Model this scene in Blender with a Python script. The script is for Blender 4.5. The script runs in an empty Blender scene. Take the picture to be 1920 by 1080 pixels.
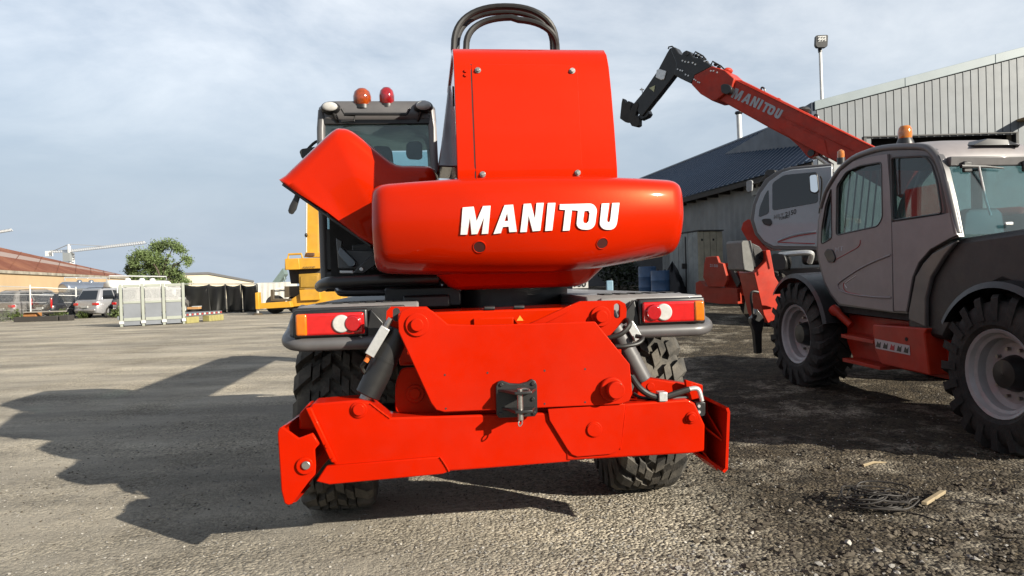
import bpy, bmesh, math, random
from mathutils import Vector, Matrix
from mathutils.bvhtree import BVHTree
from mathutils.geometry import tessellate_polygon

random.seed(7)
scene = bpy.context.scene
COL = scene.collection
PI = math.pi

# ------------------------------------------------------------------ camera
FPX = 1390.0
ROLL = 0.030
PITCH = math.atan(15 / FPX)
CAM = Vector((0, 0, 1.5))
CF = Vector((0, math.cos(PITCH), -math.sin(PITCH)))
_u = Vector((0, math.sin(PITCH), math.cos(PITCH)))
_r = Vector((1, 0, 0))
CR = _r * math.cos(ROLL) - _u * math.sin(ROLL)
CU = _r * math.sin(ROLL) + _u * math.cos(ROLL)
cd = bpy.data.cameras.new('camera')
cam = bpy.data.objects.new('camera', cd)
COL.objects.link(cam)
cam.matrix_world = Matrix(((CR.x, CU.x, -CF.x, CAM.x), (CR.y, CU.y, -CF.y, CAM.y), (CR.z, CU.z, -CF.z, CAM.z), (0, 0, 0, 1)))
cd.sensor_width = 36
cd.lens = FPX / 1920 * 36
cd.clip_end = 3000
cd.clip_start = 0.05
scene.camera = cam

# ------------------------------------------------------------------ light
SUN_TO = Vector((1.90, -1.43, 1.0)).normalized()
SUN_EL = math.asin(SUN_TO.z)
SUN_ROT = math.atan2(SUN_TO.x, SUN_TO.y)
world = bpy.data.worlds.new('World')
scene.world = world
world.use_nodes = True
nt = world.node_tree
nt.nodes.clear()


def wn(t, **kw):
    n = nt.nodes.new(t)
    for k, v in kw.items():
        setattr(n, k, v)
    return n


wo = wn('ShaderNodeOutputWorld')
bg = wn('ShaderNodeBackground')
bg.inputs['Strength'].default_value = 0.051
sky = wn('ShaderNodeTexSky')
sky.sky_type = 'NISHITA'
sky.sun_disc = False
sky.sun_elevation = SUN_EL
sky.sun_rotation = SUN_ROT
sky.air_density = 1.0
sky.dust_density = 0.4
sky.ozone_density = 1.5
tc = wn('ShaderNodeTexCoord')
sep = wn('ShaderNodeSeparateXYZ')
nt.links.new(tc.outputs['Generated'], sep.inputs[0])
zadd = wn('ShaderNodeMath', operation='ADD')
zadd.inputs[1].default_value = 0.22
zmax = wn('ShaderNodeMath', operation='MAXIMUM')
zmax.inputs[1].default_value = 0.05
nt.links.new(sep.outputs['Z'], zadd.inputs[0])
nt.links.new(zadd.outputs[0], zmax.inputs[0])
dx = wn('ShaderNodeMath', operation='DIVIDE')
dy = wn('ShaderNodeMath', operation='DIVIDE')
nt.links.new(sep.outputs['X'], dx.inputs[0])
nt.links.new(zmax.outputs[0], dx.inputs[1])
nt.links.new(sep.outputs['Y'], dy.inputs[0])
nt.links.new(zmax.outputs[0], dy.inputs[1])
cmb = wn('ShaderNodeCombineXYZ')
nt.links.new(dx.outputs[0], cmb.inputs[0])
nt.links.new(dy.outputs[0], cmb.inputs[1])
cn = wn('ShaderNodeTexNoise')
cn.inputs['Scale'].default_value = 1.3
cn.inputs['Detail'].default_value = 9
cn.inputs['Roughness'].default_value = 0.6
cn.inputs['Distortion'].default_value = 0.35
nt.links.new(cmb.outputs[0], cn.inputs['Vector'])
cr = wn('ShaderNodeValToRGB')
cr.color_ramp.elements[0].position = 0.26
cr.color_ramp.elements[0].color = (0.0, 0.0, 0.0, 1)
cr.color_ramp.elements[1].position = 0.66
cr.color_ramp.elements[1].color = (1.0, 1.0, 1.0, 1)
nt.links.new(cn.outputs['Fac'], cr.inputs[0])
# thin high cloud, thicker overhead than near the horizon
hm = wn('ShaderNodeMapRange')
hm.inputs['From Min'].default_value = 0.14
hm.inputs['From Max'].default_value = 0.36
hm.inputs['To Min'].default_value = 0.08
hm.inputs['To Max'].default_value = 1.0
nt.links.new(sep.outputs['Z'], hm.inputs['Value'])
cm = wn('ShaderNodeMath', operation='MULTIPLY')
nt.links.new(cr.outputs[0], cm.inputs[0])
nt.links.new(hm.outputs[0], cm.inputs[1])
mixc = wn('ShaderNodeMixRGB')
mixc.inputs['Color1'].default_value = (3.55, 4.25, 5.1, 1)
mixc.inputs['Color2'].default_value = (11.8, 11.8, 11.6, 1)
nt.links.new(cm.outputs[0], mixc.inputs['Fac'])
veil = wn('ShaderNodeMixRGB')
# a thin veil: long slant path near the horizon, clearer blue overhead
vz = wn('ShaderNodeMath', operation='MAXIMUM')
vz.inputs[1].default_value = 0.02
nt.links.new(sep.outputs['Z'], vz.inputs[0])
vd = wn('ShaderNodeMath', operation='DIVIDE')
vd.inputs[0].default_value = -0.30
nt.links.new(vz.outputs[0], vd.inputs[1])
ve = wn('ShaderNodeMath', operation='EXPONENT')
nt.links.new(vd.outputs[0], ve.inputs[0])
vo_ = wn('ShaderNodeMath', operation='SUBTRACT')
vo_.inputs[0].default_value = 1.0
nt.links.new(ve.outputs[0], vo_.inputs[1])
nt.links.new(vo_.outputs[0], veil.inputs['Fac'])
nt.links.new(sky.outputs[0], veil.inputs['Color1'])
nt.links.new(mixc.outputs[0], veil.inputs['Color2'])
nt.links.new(veil.outputs[0], bg.inputs['Color'])
nt.links.new(bg.outputs[0], wo.inputs[0])

sl = bpy.data.lights.new('sun', 'SUN')
sl.energy = 5.0
sl.angle = math.radians(0.53)
sl.color = (1.0, 0.93, 0.80)
sun = bpy.data.objects.new('sun', sl)
COL.objects.link(sun)
sun.rotation_euler = (-SUN_TO).to_track_quat('-Z', 'Y').to_euler()
sun.location = (20, -20, 20)
vs = scene.view_settings
vs.view_transform = 'Standard'
vs.look = 'None'
vs.exposure = 1.35
vs.gamma = 1.0
vs.use_curve_mapping = False


# ------------------------------------------------------------------ helpers
def ray(x, y):
    return CF + CR * ((x - 960) / FPX) + CU * ((540 - y) / FPX)


def W(x, y, d):
    """pixel of the photograph -> world point at distance d along the ground axis y"""
    v = ray(x, y)
    return CAM + v * (d / v.y)


def sstep(a, b, t):
    t = min(1, max(0, (t - a) / (b - a)))
    return t * t * (3 - 2 * t)


def gh(x, y):
    """height of the yard: it climbs gently towards the workshop on the right"""
    t = y - 7.3
    s = 0.5 * (t + math.sqrt(t * t + 1.0)) - 0.07
    s = min(s, 21 + 0.0 * s)
    return 0.055 * max(0, s) * sstep(-0.5, 3.2, x)


def G(x, y):
    """pixel -> point on the yard surface"""
    v = ray(x, y)
    t = -CAM.z / v.z if v.z < -1e-5 else 300.0
    for _ in range(25):
        p = CAM + v * t
        e = p.z - gh(p.x, p.y)
        t += e / max(0.02, -v.z) * 0.7
    return CAM + v * t


class Frame:
    def __init__(self, o, yaw, pitch=0.0, roll=0.0):
        self.M = Matrix.Translation(Vector(o)) @ Matrix.Rotation(yaw, 4, 'Z') @ Matrix.Rotation(pitch, 4, 'X') @ Matrix.Rotation(roll, 4, 'Y')
        self.I = self.M.inverted()
        self.c = self.I @ CAM
        self.R3 = self.I.to_3x3()

    def _hit(self, x, y, ax, val):
        d = self.R3 @ ray(x, y)
        t = (val - self.c[ax]) / d[ax]
        return self.c + d * t

    def L(self, x, y, ly):
        return self._hit(x, y, 1, ly)

    def X(self, x, y, lx):
        return self._hit(x, y, 0, lx)

    def Z(self, x, y, lz):
        return self._hit(x, y, 2, lz)


def tag(o, label=None, cat=None, group=None, kind=None):
    if label:
        o['label'] = label
    if cat:
        o['category'] = cat
    if group:
        o['group'] = group
    if kind:
        o['kind'] = kind
    return o


def empty(name, M, label=None, cat=None, group=None):
    o = bpy.data.objects.new(name, None)
    COL.objects.link(o)
    o.matrix_world = M if isinstance(M, Matrix) else Matrix.Translation(Vector(M))
    o.empty_display_size = 0.2
    return tag(o, label, cat, group)


def copy_tree(o, parent=None):
    c = o.copy()
    COL.objects.link(c)
    if parent is not None:
        c.parent = parent
    for ch in list(o.children):
        copy_tree(ch, c)
    return c


class B:
    """collects shapes; build() links them as one mesh object"""

    def __init__(self):
        self.v = []
        self.f = []

    def add(self, vs_, fs_):
        n = len(self.v)
        self.v += [tuple(p) for p in vs_]
        self.f += [[n + i for i in q] for q in fs_]
        return self

    def hexa(self, p):
        return self.add(p, [(0, 3, 2, 1), (4, 5, 6, 7), (0, 1, 5, 4), (1, 2, 6, 5), (2, 3, 7, 6), (3, 0, 4, 7)])

    def box(self, a, b, M=None):
        (x0, y0, z0), (x1, y1, z1) = a, b
        p = [Vector(q) for q in ((x0, y0, z0), (x1, y0, z0), (x1, y1, z0), (x0, y1, z0), (x0, y0, z1), (x1, y0, z1), (x1, y1, z1), (x0, y1, z1))]
        if M is not None:
            p = [M @ q for q in p]
        return self.hexa(p)

    def prism(self, pts, off, holes=None):
        off = Vector(off)
        pts = [Vector(p) for p in pts]
        if not holes:
            n = len(pts)
            return self.add(pts + [p + off for p in pts],
                            [tuple(range(n)), tuple(range(2 * n - 1, n - 1, -1))] + [(i, (i + 1) % n, n + (i + 1) % n, n + i) for i in range(n)])
        loops = [pts] + [[Vector(p) for p in h] for h in holes]
        tri = tessellate_polygon(loops)
        flat = [p for l in loops for p in l]
        n = len(flat)
        fs = [tuple(t) for t in tri] + [tuple(n + i for i in reversed(t)) for t in tri]
        s = 0
        for l in loops:
            m = len(l)
            fs += [(s + i, s + (i + 1) % m, n + s + (i + 1) % m, n + s + i) for i in range(m)]
            s += m
        return self.add(flat + [p + off for p in flat], fs)

    def loft(self, rings, caps=True, closed=True):
        n = len(rings[0])
        vs_ = [p for r in rings for p in r]
        fs = []
        for k in range(len(rings) - 1):
            a, b = k * n, (k + 1) * n
            for i in range(n if closed else n - 1):
                j = (i + 1) % n
                fs.append((a + i, a + j, b + j, b + i))
        if caps:
            fs.append(tuple(range(n - 1, -1, -1)))
            fs.append(tuple((len(rings) - 1) * n + i for i in range(n)))
        return self.add(vs_, fs)

    def tube(self, path, r, n=10, caps=True):
        path = [Vector(p) for p in path]
        rr = r if isinstance(r, (list, tuple)) else [r] * len(path)
        rings = []
        up = None
        for i, p in enumerate(path):
            t = (path[min(i + 1, len(path) - 1)] - path[max(i - 1, 0)]).normalized()
            if up is None:
                up = t.orthogonal().normalized()
            else:
                up = (up - t * up.dot(t))
                up = up.normalized() if up.length > 1e-6 else t.orthogonal().normalized()
            w = t.cross(up)
            rings.append([p + (up * math.cos(2 * PI * k / n) + w * math.sin(2 * PI * k / n)) * rr[i] for k in range(n)])
        return self.loft(rings, caps)

    def cyl(self, a, b, r, r2=None, n=16):
        return self.tube([a, b], [r, r if r2 is None else r2], n)

    def lathe(self, prof, M=None, n=24, caps=False):
        """prof: (axial x, radius) revolved about local x"""
        rings = []
        for (x, r) in prof:
            ring = [Vector((x, r * math.cos(2 * PI * k / n), r * math.sin(2 * PI * k / n))) for k in range(n)]
            rings.append([M @ q for q in ring] if M is not None else ring)
        return self.loft(rings, caps)

    def ell(self, c, r, n=14, m=8, M=None):
        rings = []
        for j in range(m + 1):
            a = -PI / 2 + PI * j / m
            rr = max(0.02, math.cos(a))
            ring = [Vector((c[0] + r[0] * rr * math.cos(2 * PI * k / n), c[1] + r[1] * rr * math.sin(2 * PI * k / n), c[2] + r[2] * math.sin(a))) for k in range(n)]
            rings.append([M @ q for q in ring] if M is not None else ring)
        return self.loft(rings, True)

    def build(self, name, mat, parent=None, bevel=0, seg=2, smooth=35, recalc=True, kind=None):
        me = bpy.data.meshes.new(name)
        me.from_pydata(self.v, [], self.f)
        if recalc:
            bm = bmesh.new()
            bm.from_mesh(me)
            bmesh.ops.recalc_face_normals(bm, faces=bm.faces)
            bm.to_mesh(me)
            bm.free()
        if smooth:
            me.shade_smooth()
            me.set_sharp_from_angle(angle=math.radians(smooth))
        me.materials.append(mat)
        o = bpy.data.objects.new(name, me)
        COL.objects.link(o)
        if parent is not None:
            o.parent = parent
        if bevel:
            md = o.modifiers.new('bevel', 'BEVEL')
            md.width = bevel
            md.segments = seg
            md.limit_method = 'ANGLE'
            md.angle_limit = math.radians(38)
        if kind:
            o['kind'] = kind
        return o


def inst(o, parent, M):
    """another object on the same mesh"""
    c = o.copy()
    COL.objects.link(c)
    c.parent = parent
    c.matrix_local = M
    return c


def rpoly(pts, r, k=4):
    """round the corners of a planar 3D polygon"""
    out = []
    n = len(pts)
    for i in range(n):
        p, a, b = Vector(pts[i]), Vector(pts[i - 1]), Vector(pts[(i + 1) % n])
        da, db = a - p, b - p
        t = min(r, da.length * 0.45, db.length * 0.45)
        A, C = p + da.normalized() * t, p + db.normalized() * t
        for j in range(k + 1):
            s = j / k
            out.append(A * (1 - s) ** 2 + p * 2 * s * (1 - s) + C * s * s)
    return out


def crv(pts, k=6, closed=False):
    """Catmull-Rom through points"""
    pts = [Vector(p) for p in pts]
    n = len(pts)
    out = []
    for i in range(n if closed else n - 1):
        if closed:
            p0, p1, p2, p3 = pts[i - 1], pts[i], pts[(i + 1) % n], pts[(i + 2) % n]
        else:
            p0, p1, p2, p3 = pts[max(i - 1, 0)], pts[i], pts[i + 1], pts[min(i + 2, n - 1)]
        for j in range(k):
            t = j / k
            out.append(0.5 * ((2 * p1) + (p2 - p0) * t + (2 * p0 - 5 * p1 + 4 * p2 - p3) * t * t + (3 * p1 - p0 - 3 * p2 + p3) * t ** 3))
    if not closed:
        out.append(pts[-1])
    return out


# ------------------------------------------------------------------ materials
MATS = {}
KA = 0.64  # base colours below were noted for a darker exposure


def mat(name, col, rough=0.5, metal=0.0, coat=0.0, var=0.12, scale=6.0, bump=0.0, bscale=60.0, col2=None, mix=(0.45, 0.75), spec=0.5, dust=0.0, emit=None, trans=0.0, tint=None, ior=1.45, cior=1.5):
    if name in MATS:
        return MATS[name]
    if metal < 0.5:
        col = tuple(c * KA for c in col)
        col2 = tuple(c * KA for c in col2) if col2 else None
    m = bpy.data.materials.new(name)
    m.use_nodes = True
    t = m.node_tree
    N, Lk = t.nodes, t.links
    p = N['Principled BSDF']
    p.inputs['Metallic'].default_value = metal
    p.inputs['Coat Weight'].default_value = coat
    p.inputs['Coat Roughness'].default_value = 0.04
    p.inputs['Coat IOR'].default_value = cior
    p.inputs['Specular IOR Level'].default_value = spec
    if tint:
        p.inputs['Specular Tint'].default_value = (*tint, 1)
    p.inputs['Transmission Weight'].default_value = trans
    p.inputs['IOR'].default_value = ior
    co = N.new('ShaderNodeTexCoord')
    no = N.new('ShaderNodeTexNoise')
    no.inputs['Scale'].default_value = scale
    no.inputs['Detail'].default_value = 6
    no.inputs['Roughness'].default_value = 0.62
    Lk.new(co.outputs['Object'], no.inputs['Vector'])
    c2 = col2 if col2 else tuple(max(0, c * (1 - var * 2)) for c in col)
    rp = N.new('ShaderNodeValToRGB')
    rp.color_ramp.elements[0].position = mix[0] - (0.15 if not col2 else 0)
    rp.color_ramp.elements[1].position = mix[1]
    rp.color_ramp.elements[0].color = (*(c2 if not col2 else col), 1)
    rp.color_ramp.elements[1].color = (*(col if not col2 else c2), 1)
    Lk.new(no.outputs['Fac'], rp.inputs[0])
    last = rp.outputs[0]
    if dust:
        n3 = N.new('ShaderNodeTexNoise')
        n3.inputs['Scale'].default_value = scale * 0.4
        n3.inputs['Detail'].default_value = 10
        n3.inputs['Roughness'].default_value = 0.75
        Lk.new(co.outputs['Object'], n3.inputs['Vector'])
        mr = N.new('ShaderNodeMapRange')
        mr.inputs['From Min'].default_value = 0.42
        mr.inputs['From Max'].default_value = 0.8
        mr.inputs['To Max'].default_value = dust
        Lk.new(n3.outputs['Fac'], mr.inputs['Value'])
        mx = N.new('ShaderNodeMixRGB')
        mx.inputs['Color2'].default_value = (0.19, 0.165, 0.13, 1)
        Lk.new(mr.outputs[0], mx.inputs['Fac'])
        Lk.new(last, mx.inputs['Color1'])
        last = mx.outputs[0]
    Lk.new(last, p.inputs['Base Color'])
    n2 = N.new('ShaderNodeTexNoise')
    n2.inputs['Scale'].default_value = scale * 2.7
    n2.inputs['Detail'].default_value = 5
    Lk.new(co.outputs['Object'], n2.inputs['Vector'])
    mr2 = N.new('ShaderNodeMapRange')
    mr2.inputs['To Min'].default_value = max(0.02, rough * 0.8)
    mr2.inputs['To Max'].default_value = min(1, rough * 1.25 + dust * 0.25)
    Lk.new(n2.outputs['Fac'], mr2.inputs['Value'])
    Lk.new(mr2.outputs[0], p.inputs['Roughness'])
    if bump:
        nb = N.new('ShaderNodeTexNoise')
        nb.inputs['Scale'].default_value = bscale
        nb.inputs['Detail'].default_value = 5
        Lk.new(co.outputs['Object'], nb.inputs['Vector'])
        bp = N.new('ShaderNodeBump')
        bp.inputs['Strength'].default_value = bump
        bp.inputs['Distance'].default_value = 0.01
        Lk.new(nb.outputs['Fac'], bp.inputs['Height'])
        Lk.new(bp.outputs[0], p.inputs['Normal'])
    if emit:
        p.inputs['Emission Color'].default_value = (*emit[0], 1)
        p.inputs['Emission Strength'].default_value = emit[1]
    MATS[name] = m
    return m


def glass(name, tint=(0.80, 0.93, 0.94), refl=1.0, clear=0.93):
    """window glass: tinted see-through sheet with a sharp fresnel reflection"""
    if name in MATS:
        return MATS[name]
    m = bpy.data.materials.new(name)
    m.use_nodes = True
    t = m.node_tree
    N, Lk = t.nodes, t.links
    N.clear()
    out = N.new('ShaderNodeOutputMaterial')
    tr = N.new('ShaderNodeBsdfTransparent')
    gl = N.new('ShaderNodeBsdfGlossy')
    gl.inputs['Roughness'].default_value = 0.0
    df = N.new('ShaderNodeBsdfDiffuse')
    df.inputs['Color'].default_value = (0.12, 0.14, 0.14, 1)
    co = N.new('ShaderNodeTexCoord')
    no = N.new('ShaderNodeTexNoise')
    no.inputs['Scale'].default_value = 3.0
    no.inputs['Detail'].default_value = 7
    Lk.new(co.outputs['Object'], no.inputs['Vector'])
    mr = N.new('ShaderNodeMapRange')
    mr.inputs['To Min'].default_value = max(0, 1 - clear - 0.1)
    mr.inputs['To Max'].default_value = 1 - clear + 0.1
    Lk.new(no.outputs['Fac'], mr.inputs['Value'])
    tr.inputs['Color'].default_value = (*tint, 1)
    m1 = N.new('ShaderNodeMixShader')
    Lk.new(mr.outputs[0], m1.inputs['Fac'])
    Lk.new(tr.outputs[0], m1.inputs[1])
    Lk.new(df.outputs[0], m1.inputs[2])
    # Schlick reflectance, the same from both sides of the thin pane
    ge = N.new('ShaderNodeNewGeometry')
    dt = N.new('ShaderNodeVectorMath')
    dt.operation = 'DOT_PRODUCT'
    Lk.new(ge.outputs['Incoming'], dt.inputs[0])
    Lk.new(ge.outputs['Normal'], dt.inputs[1])
    ab = N.new('ShaderNodeMath')
    ab.operation = 'ABSOLUTE'
    Lk.new(dt.outputs['Value'], ab.inputs[0])
    om = N.new('ShaderNodeMath')
    om.operation = 'SUBTRACT'
    om.inputs[0].default_value = 1.0
    Lk.new(ab.outputs[0], om.inputs[1])
    pw_ = N.new('ShaderNodeMath')
    pw_.operation = 'POWER'
    pw_.inputs[1].default_value = 5.0
    Lk.new(om.outputs[0], pw_.inputs[0])
    mu = N.new('ShaderNodeMath')
    mu.operation = 'MULTIPLY_ADD'
    mu.use_clamp = True
    mu.inputs[1].default_value = 0.95 * refl
    mu.inputs[2].default_value = 0.045 * refl
    Lk.new(pw_.outputs[0], mu.inputs[0])
    m2 = N.new('ShaderNodeMixShader')
    Lk.new(mu.outputs[0], m2.inputs['Fac'])
    Lk.new(m1.outputs[0], m2.inputs[1])
    Lk.new(gl.outputs[0], m2.inputs[2])
    Lk.new(m2.outputs[0], out.inputs[0])
    MATS[name] = m
    return m


RED = mat('red_paint', (0.52, 0.0105, 0.0004), rough=0.42, coat=0.25, cior=1.25, var=0.09, scale=1.6, dust=0.05, spec=0.2, tint=(1.0, 0.25, 0.06), bump=0.05, bscale=180)
REDG = mat('red_gloss_paint', (0.54, 0.0150, 0.0004), rough=0.35, coat=1.0, cior=1.22, var=0.06, scale=1.5, spec=0.2, tint=(1.0, 0.25, 0.06), bump=0.015, bscale=25)
REDOLD = mat('worn_red_paint', (0.55, 0.026, 0.004), rough=0.48, coat=0.10, var=0.18, scale=5, dust=0.16, spec=0.3)
REDFAR = mat('faded_red_paint', (0.42, 0.035, 0.012), rough=0.5, coat=0.1, var=0.2, scale=3, dust=0.25, spec=0.3)
BLACK = mat('black_paint', (0.012, 0.012, 0.013), rough=0.4, var=0.2, coat=0.1, dust=0.05)
DGREY = mat('charcoal_plastic', (0.022, 0.022, 0.024), rough=0.42, var=0.15, bump=0.15, bscale=300, dust=0.12)
CHAR = mat('charcoal_paint', (0.115, 0.110, 0.112), rough=0.38, coat=0.25, var=0.12, dust=0.10)
GREY = mat('silver_grey_paint', (0.285, 0.262, 0.266), rough=0.45, coat=0.08, var=0.08, dust=0.12)
SGREY = mat('light_silver_paint', (0.37, 0.40, 0.44), rough=0.35, coat=0.3, var=0.06, dust=0.08)
RUB = mat('tyre_rubber', (0.075, 0.070, 0.062), rough=0.9, var=0.3, scale=9, bump=0.3, bscale=90, dust=0.7)
RUBD = mat('dark_tyre_rubber', (0.014, 0.014, 0.014), rough=0.8, var=0.25, scale=9, bump=0.3, bscale=90, dust=0.18)
HOSE = mat('hose_rubber', (0.018, 0.016, 0.014), rough=0.5, var=0.3, scale=12, dust=0.03)
FEND = mat('fender_grey', (0.27, 0.262, 0.26), rough=0.4, coat=0.2, var=0.12, dust=0.10)
STEEL = mat('bare_steel', (0.42, 0.40, 0.37), rough=0.35, metal=0.9, var=0.3, scale=20)
ZINC = mat('zinc_plate', (0.55, 0.55, 0.54), rough=0.32, metal=0.6, var=0.15, scale=20)
WHITE = mat('white_lettering', (0.80, 0.80, 0.79), rough=0.5, var=0.02)
RIM = mat('rim_paint', (0.44, 0.43, 0.44), rough=0.4, coat=0.2, var=0.15, dust=0.25)
LRED = mat('red_lens', (0.60, 0.010, 0.010), rough=0.15, coat=0.7, var=0.12, scale=30)
LRED2 = mat('deep_red_lens', (0.42, 0.006, 0.01), rough=0.1, coat=0.8, var=0.1, scale=60)
LAMB = mat('amber_lens', (0.70, 0.17, 0.004), rough=0.15, coat=0.7, var=0.12, scale=30)
LWHT = mat('clear_lens', (0.58, 0.57, 0.54), rough=0.12, coat=0.8, var=0.12, scale=30)
YEL = mat('yellow_paint', (0.72, 0.36, 0.020), rough=0.45, coat=0.2, var=0.14, scale=1.5, dust=0.2)
DARK = mat('dark_interior', (0.012, 0.012, 0.013), rough=0.7)
GLASS = glass('window_glass')
GLASSD = glass('tinted_glass', (0.30, 0.38, 0.38), 1.3, 0.85)
CARGL = mat('car_window', (0.012, 0.014, 0.016), rough=0.08, coat=0.6, var=0.1)

# ------------------------------------------------------------------ ground
def ground_material():
    m = bpy.data.materials.new('gravel_yard')
    m.use_nodes = True
    t = m.node_tree
    N, Lk = t.nodes, t.links
    p = N['Principled BSDF']
    p.inputs['Roughness'].default_value = 0.95
    p.inputs['Specular IOR Level'].default_value = 0.2
    co = N.new('ShaderNodeTexCoord')

    def noise(s, d=6, r=0.6, vec=None):
        n = N.new('ShaderNodeTexNoise')
        n.inputs['Scale'].default_value = s
        n.inputs['Detail'].default_value = d
        n.inputs['Roughness'].default_value = r
        Lk.new(vec if vec else co.outputs['Object'], n.inputs['Vector'])
        return n.outputs['Fac']

    def ramp(src, a, b, ca, cb):
        r = N.new('ShaderNodeValToRGB')
        r.color_ramp.elements[0].position = a
        r.color_ramp.elements[1].position = b
        r.color_ramp.elements[0].color = (*ca, 1)
        r.color_ramp.elements[1].color = (*cb, 1)
        Lk.new(src, r.inputs[0])
        return r.outputs[0]

    def mix(a, b, f, bt='MIX'):
        x = N.new('ShaderNodeMixRGB')
        x.blend_type = bt
        for s, v in ((x.inputs['Fac'], f), (x.inputs['Color1'], a), (x.inputs['Color2'], b)):
            if hasattr(v, 'is_output'):
                Lk.new(v, s)
            elif isinstance(v, tuple):
                s.default_value = (*v, 1)
            else:
                s.default_value = v
        return x.outputs[0]

    def math_(op, a, b):
        x = N.new('ShaderNodeMath')
        x.operation = op
        for s, v in zip(x.inputs, (a, b)):
            if hasattr(v, 'is_output'):
                Lk.new(v, s)
            else:
                s.default_value = v
        return x.outputs[0]
    # tracks stretch along the driving direction
    mp = N.new('ShaderNodeMapping')
    mp.inputs['Scale'].default_value = (0.35, 1.6, 1)
    mp.inputs['Rotation'].default_value = (0, 0, 0.12)
    Lk.new(co.outputs['Object'], mp.inputs['Vector'])
    base = ramp(noise(0.35, 8, 0.65), 0.32, 0.70, (0.235, 0.215, 0.182), (0.36, 0.328, 0.272))
    streak = ramp(noise(0.5, 8, 0.62, mp.outputs[0]), 0.38, 0.62, (0.56, 0.55, 0.54), (1.14, 1.12, 1.08))
    c = mix(base, streak, 0.8, 'MULTIPLY')
    # darker compacted stains and paler dust
    stain = ramp(noise(0.55, 10, 0.7), 0.50, 0.72, (1.0, 1.0, 1.0), (0.60, 0.585, 0.57))
    c = mix(c, stain, 0.9, 'MULTIPLY')
    dustc = ramp(noise(0.22, 5, 0.6), 0.50, 0.70, (1.0, 1.0, 1.0), (1.22, 1.20, 1.16))
    c = mix(c, dustc, 1.0, 'MULTIPLY')
    # dirtier, browner soil on the workshop side
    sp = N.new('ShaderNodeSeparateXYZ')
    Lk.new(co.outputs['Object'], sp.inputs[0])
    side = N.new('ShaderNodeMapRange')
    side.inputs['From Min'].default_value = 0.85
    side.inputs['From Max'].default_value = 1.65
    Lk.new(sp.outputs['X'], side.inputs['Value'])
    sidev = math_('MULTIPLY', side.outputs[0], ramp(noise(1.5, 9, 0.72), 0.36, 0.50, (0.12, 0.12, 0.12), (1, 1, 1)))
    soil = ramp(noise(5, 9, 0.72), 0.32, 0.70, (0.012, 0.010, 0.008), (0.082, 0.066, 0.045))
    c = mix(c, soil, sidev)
    # single stones: voronoi cells with their own greys
    vo = N.new('ShaderNodeTexVoronoi')
    vo.inputs['Scale'].default_value = 46
    Lk.new(co.outputs['Object'], vo.inputs['Vector'])
    bw = N.new('ShaderNodeRGBToBW')
    Lk.new(vo.outputs['Color'], bw.inputs[0])
    # stony patches against smooth dusty ones
    sid2 = N.new('ShaderNodeMapRange')
    sid2.inputs['From Min'].default_value = -1.3
    sid2.inputs['From Max'].default_value = 0.5
    sid2.inputs['To Max'].default_value = 0.95
    Lk.new(sp.outputs['X'], sid2.inputs['Value'])
    stony = math_('MAXIMUM', sid2.outputs[0], ramp(noise(0.9, 6, 0.6), 0.42, 0.62, (0.18, 0.18, 0.18), (0.75, 0.75, 0.75)))
    c = mix(c, ramp(bw.outputs[0], 0.15, 0.85, (0.40, 0.39, 0.37), (1.42, 1.40, 1.34)), stony, 'MULTIPLY')
    fine = ramp(noise(160, 3, 0.6), 0.3, 0.7, (0.65, 0.65, 0.65), (1.25, 1.25, 1.25))
    c = mix(c, fine, 0.6, 'MULTIPLY')
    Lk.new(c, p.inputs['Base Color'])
    h = math_('ADD', math_('MULTIPLY', noise(3.0, 8, 0.65), 1.2), math_('ADD', math_('MULTIPLY', math_('MULTIPLY', vo.outputs['Distance'], stony), -0.75), math_('MULTIPLY', noise(95, 4, 0.6), 0.35)))
    b = N.new('ShaderNodeBump')
    b.inputs['Strength'].default_value = 1.0
    b.inputs['Distance'].default_value = 0.03
    Lk.new(h, b.inputs['Height'])
    Lk.new(b.outputs[0], p.inputs['Normal'])
    return m


GRAV = ground_material()


def axis(lo, hi, step, far):
    a = []
    v = lo
    while v < hi + 1e-6:
        a.append(v)
        v += step
    g = step
    l, h = a[0], a[-1]
    pre, post = [], []
    while l > -far or h < far:
        g *= 1.45
        l -= g
        h += g
        pre.insert(0, l)
        post.append(h)
    return pre + a + post


rg = random.Random(3)
xs, ys = axis(-6, 9, 0.12, 1500), axis(1.5, 13, 0.12, 1500)
gb = B()
for yv in ys:
    for xv in xs:
        near = 1 if (-6 < xv < 9 and 1.5 < yv < 13) else 0
        z = gh(xv, yv)
        if near:
            rough_ = 0.35 + 1.0 * sstep(0.8, 2.5, xv) * (1 - sstep(6, 9, yv))
            z += rough_ * (rg.random() - 0.5) * 0.016
        gb.v.append((xv, yv, z))
nx = len(xs)
gb.f = [(j * nx + i, j * nx + i + 1, (j + 1) * nx + i + 1, (j + 1) * nx + i) for j in range(len(ys) - 1) for i in range(nx - 1)]
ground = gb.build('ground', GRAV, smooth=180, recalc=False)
tag(ground, kind='structure')

# ------------------------------------------------------------------ main machine
M1 = Frame((0, 3.97, 0), math.radians(7))
tele = empty('rotating_telehandler', M1.M, 'bright red rotating telehandler seen from behind, engine hood open, in the middle of the yard', 'telehandler')


def P1(pts, y):
    return [M1.L(px, py, y) for px, py in pts]


def plate(name, pts, y, th, m, parent, fr=M1, bevel=0.006, holes=None, rnd=0, seg=2):
    q = [fr.L(a, b, y) for a, b in pts]
    if rnd:
        q = rpoly(q, rnd)
    hs = [[fr.L(a, b, y) for a, b in h] for h in holes] if holes else None
    return B().prism(q, (0, th, 0), hs).build(name, m, parent, 0 if holes else bevel, seg)


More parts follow.
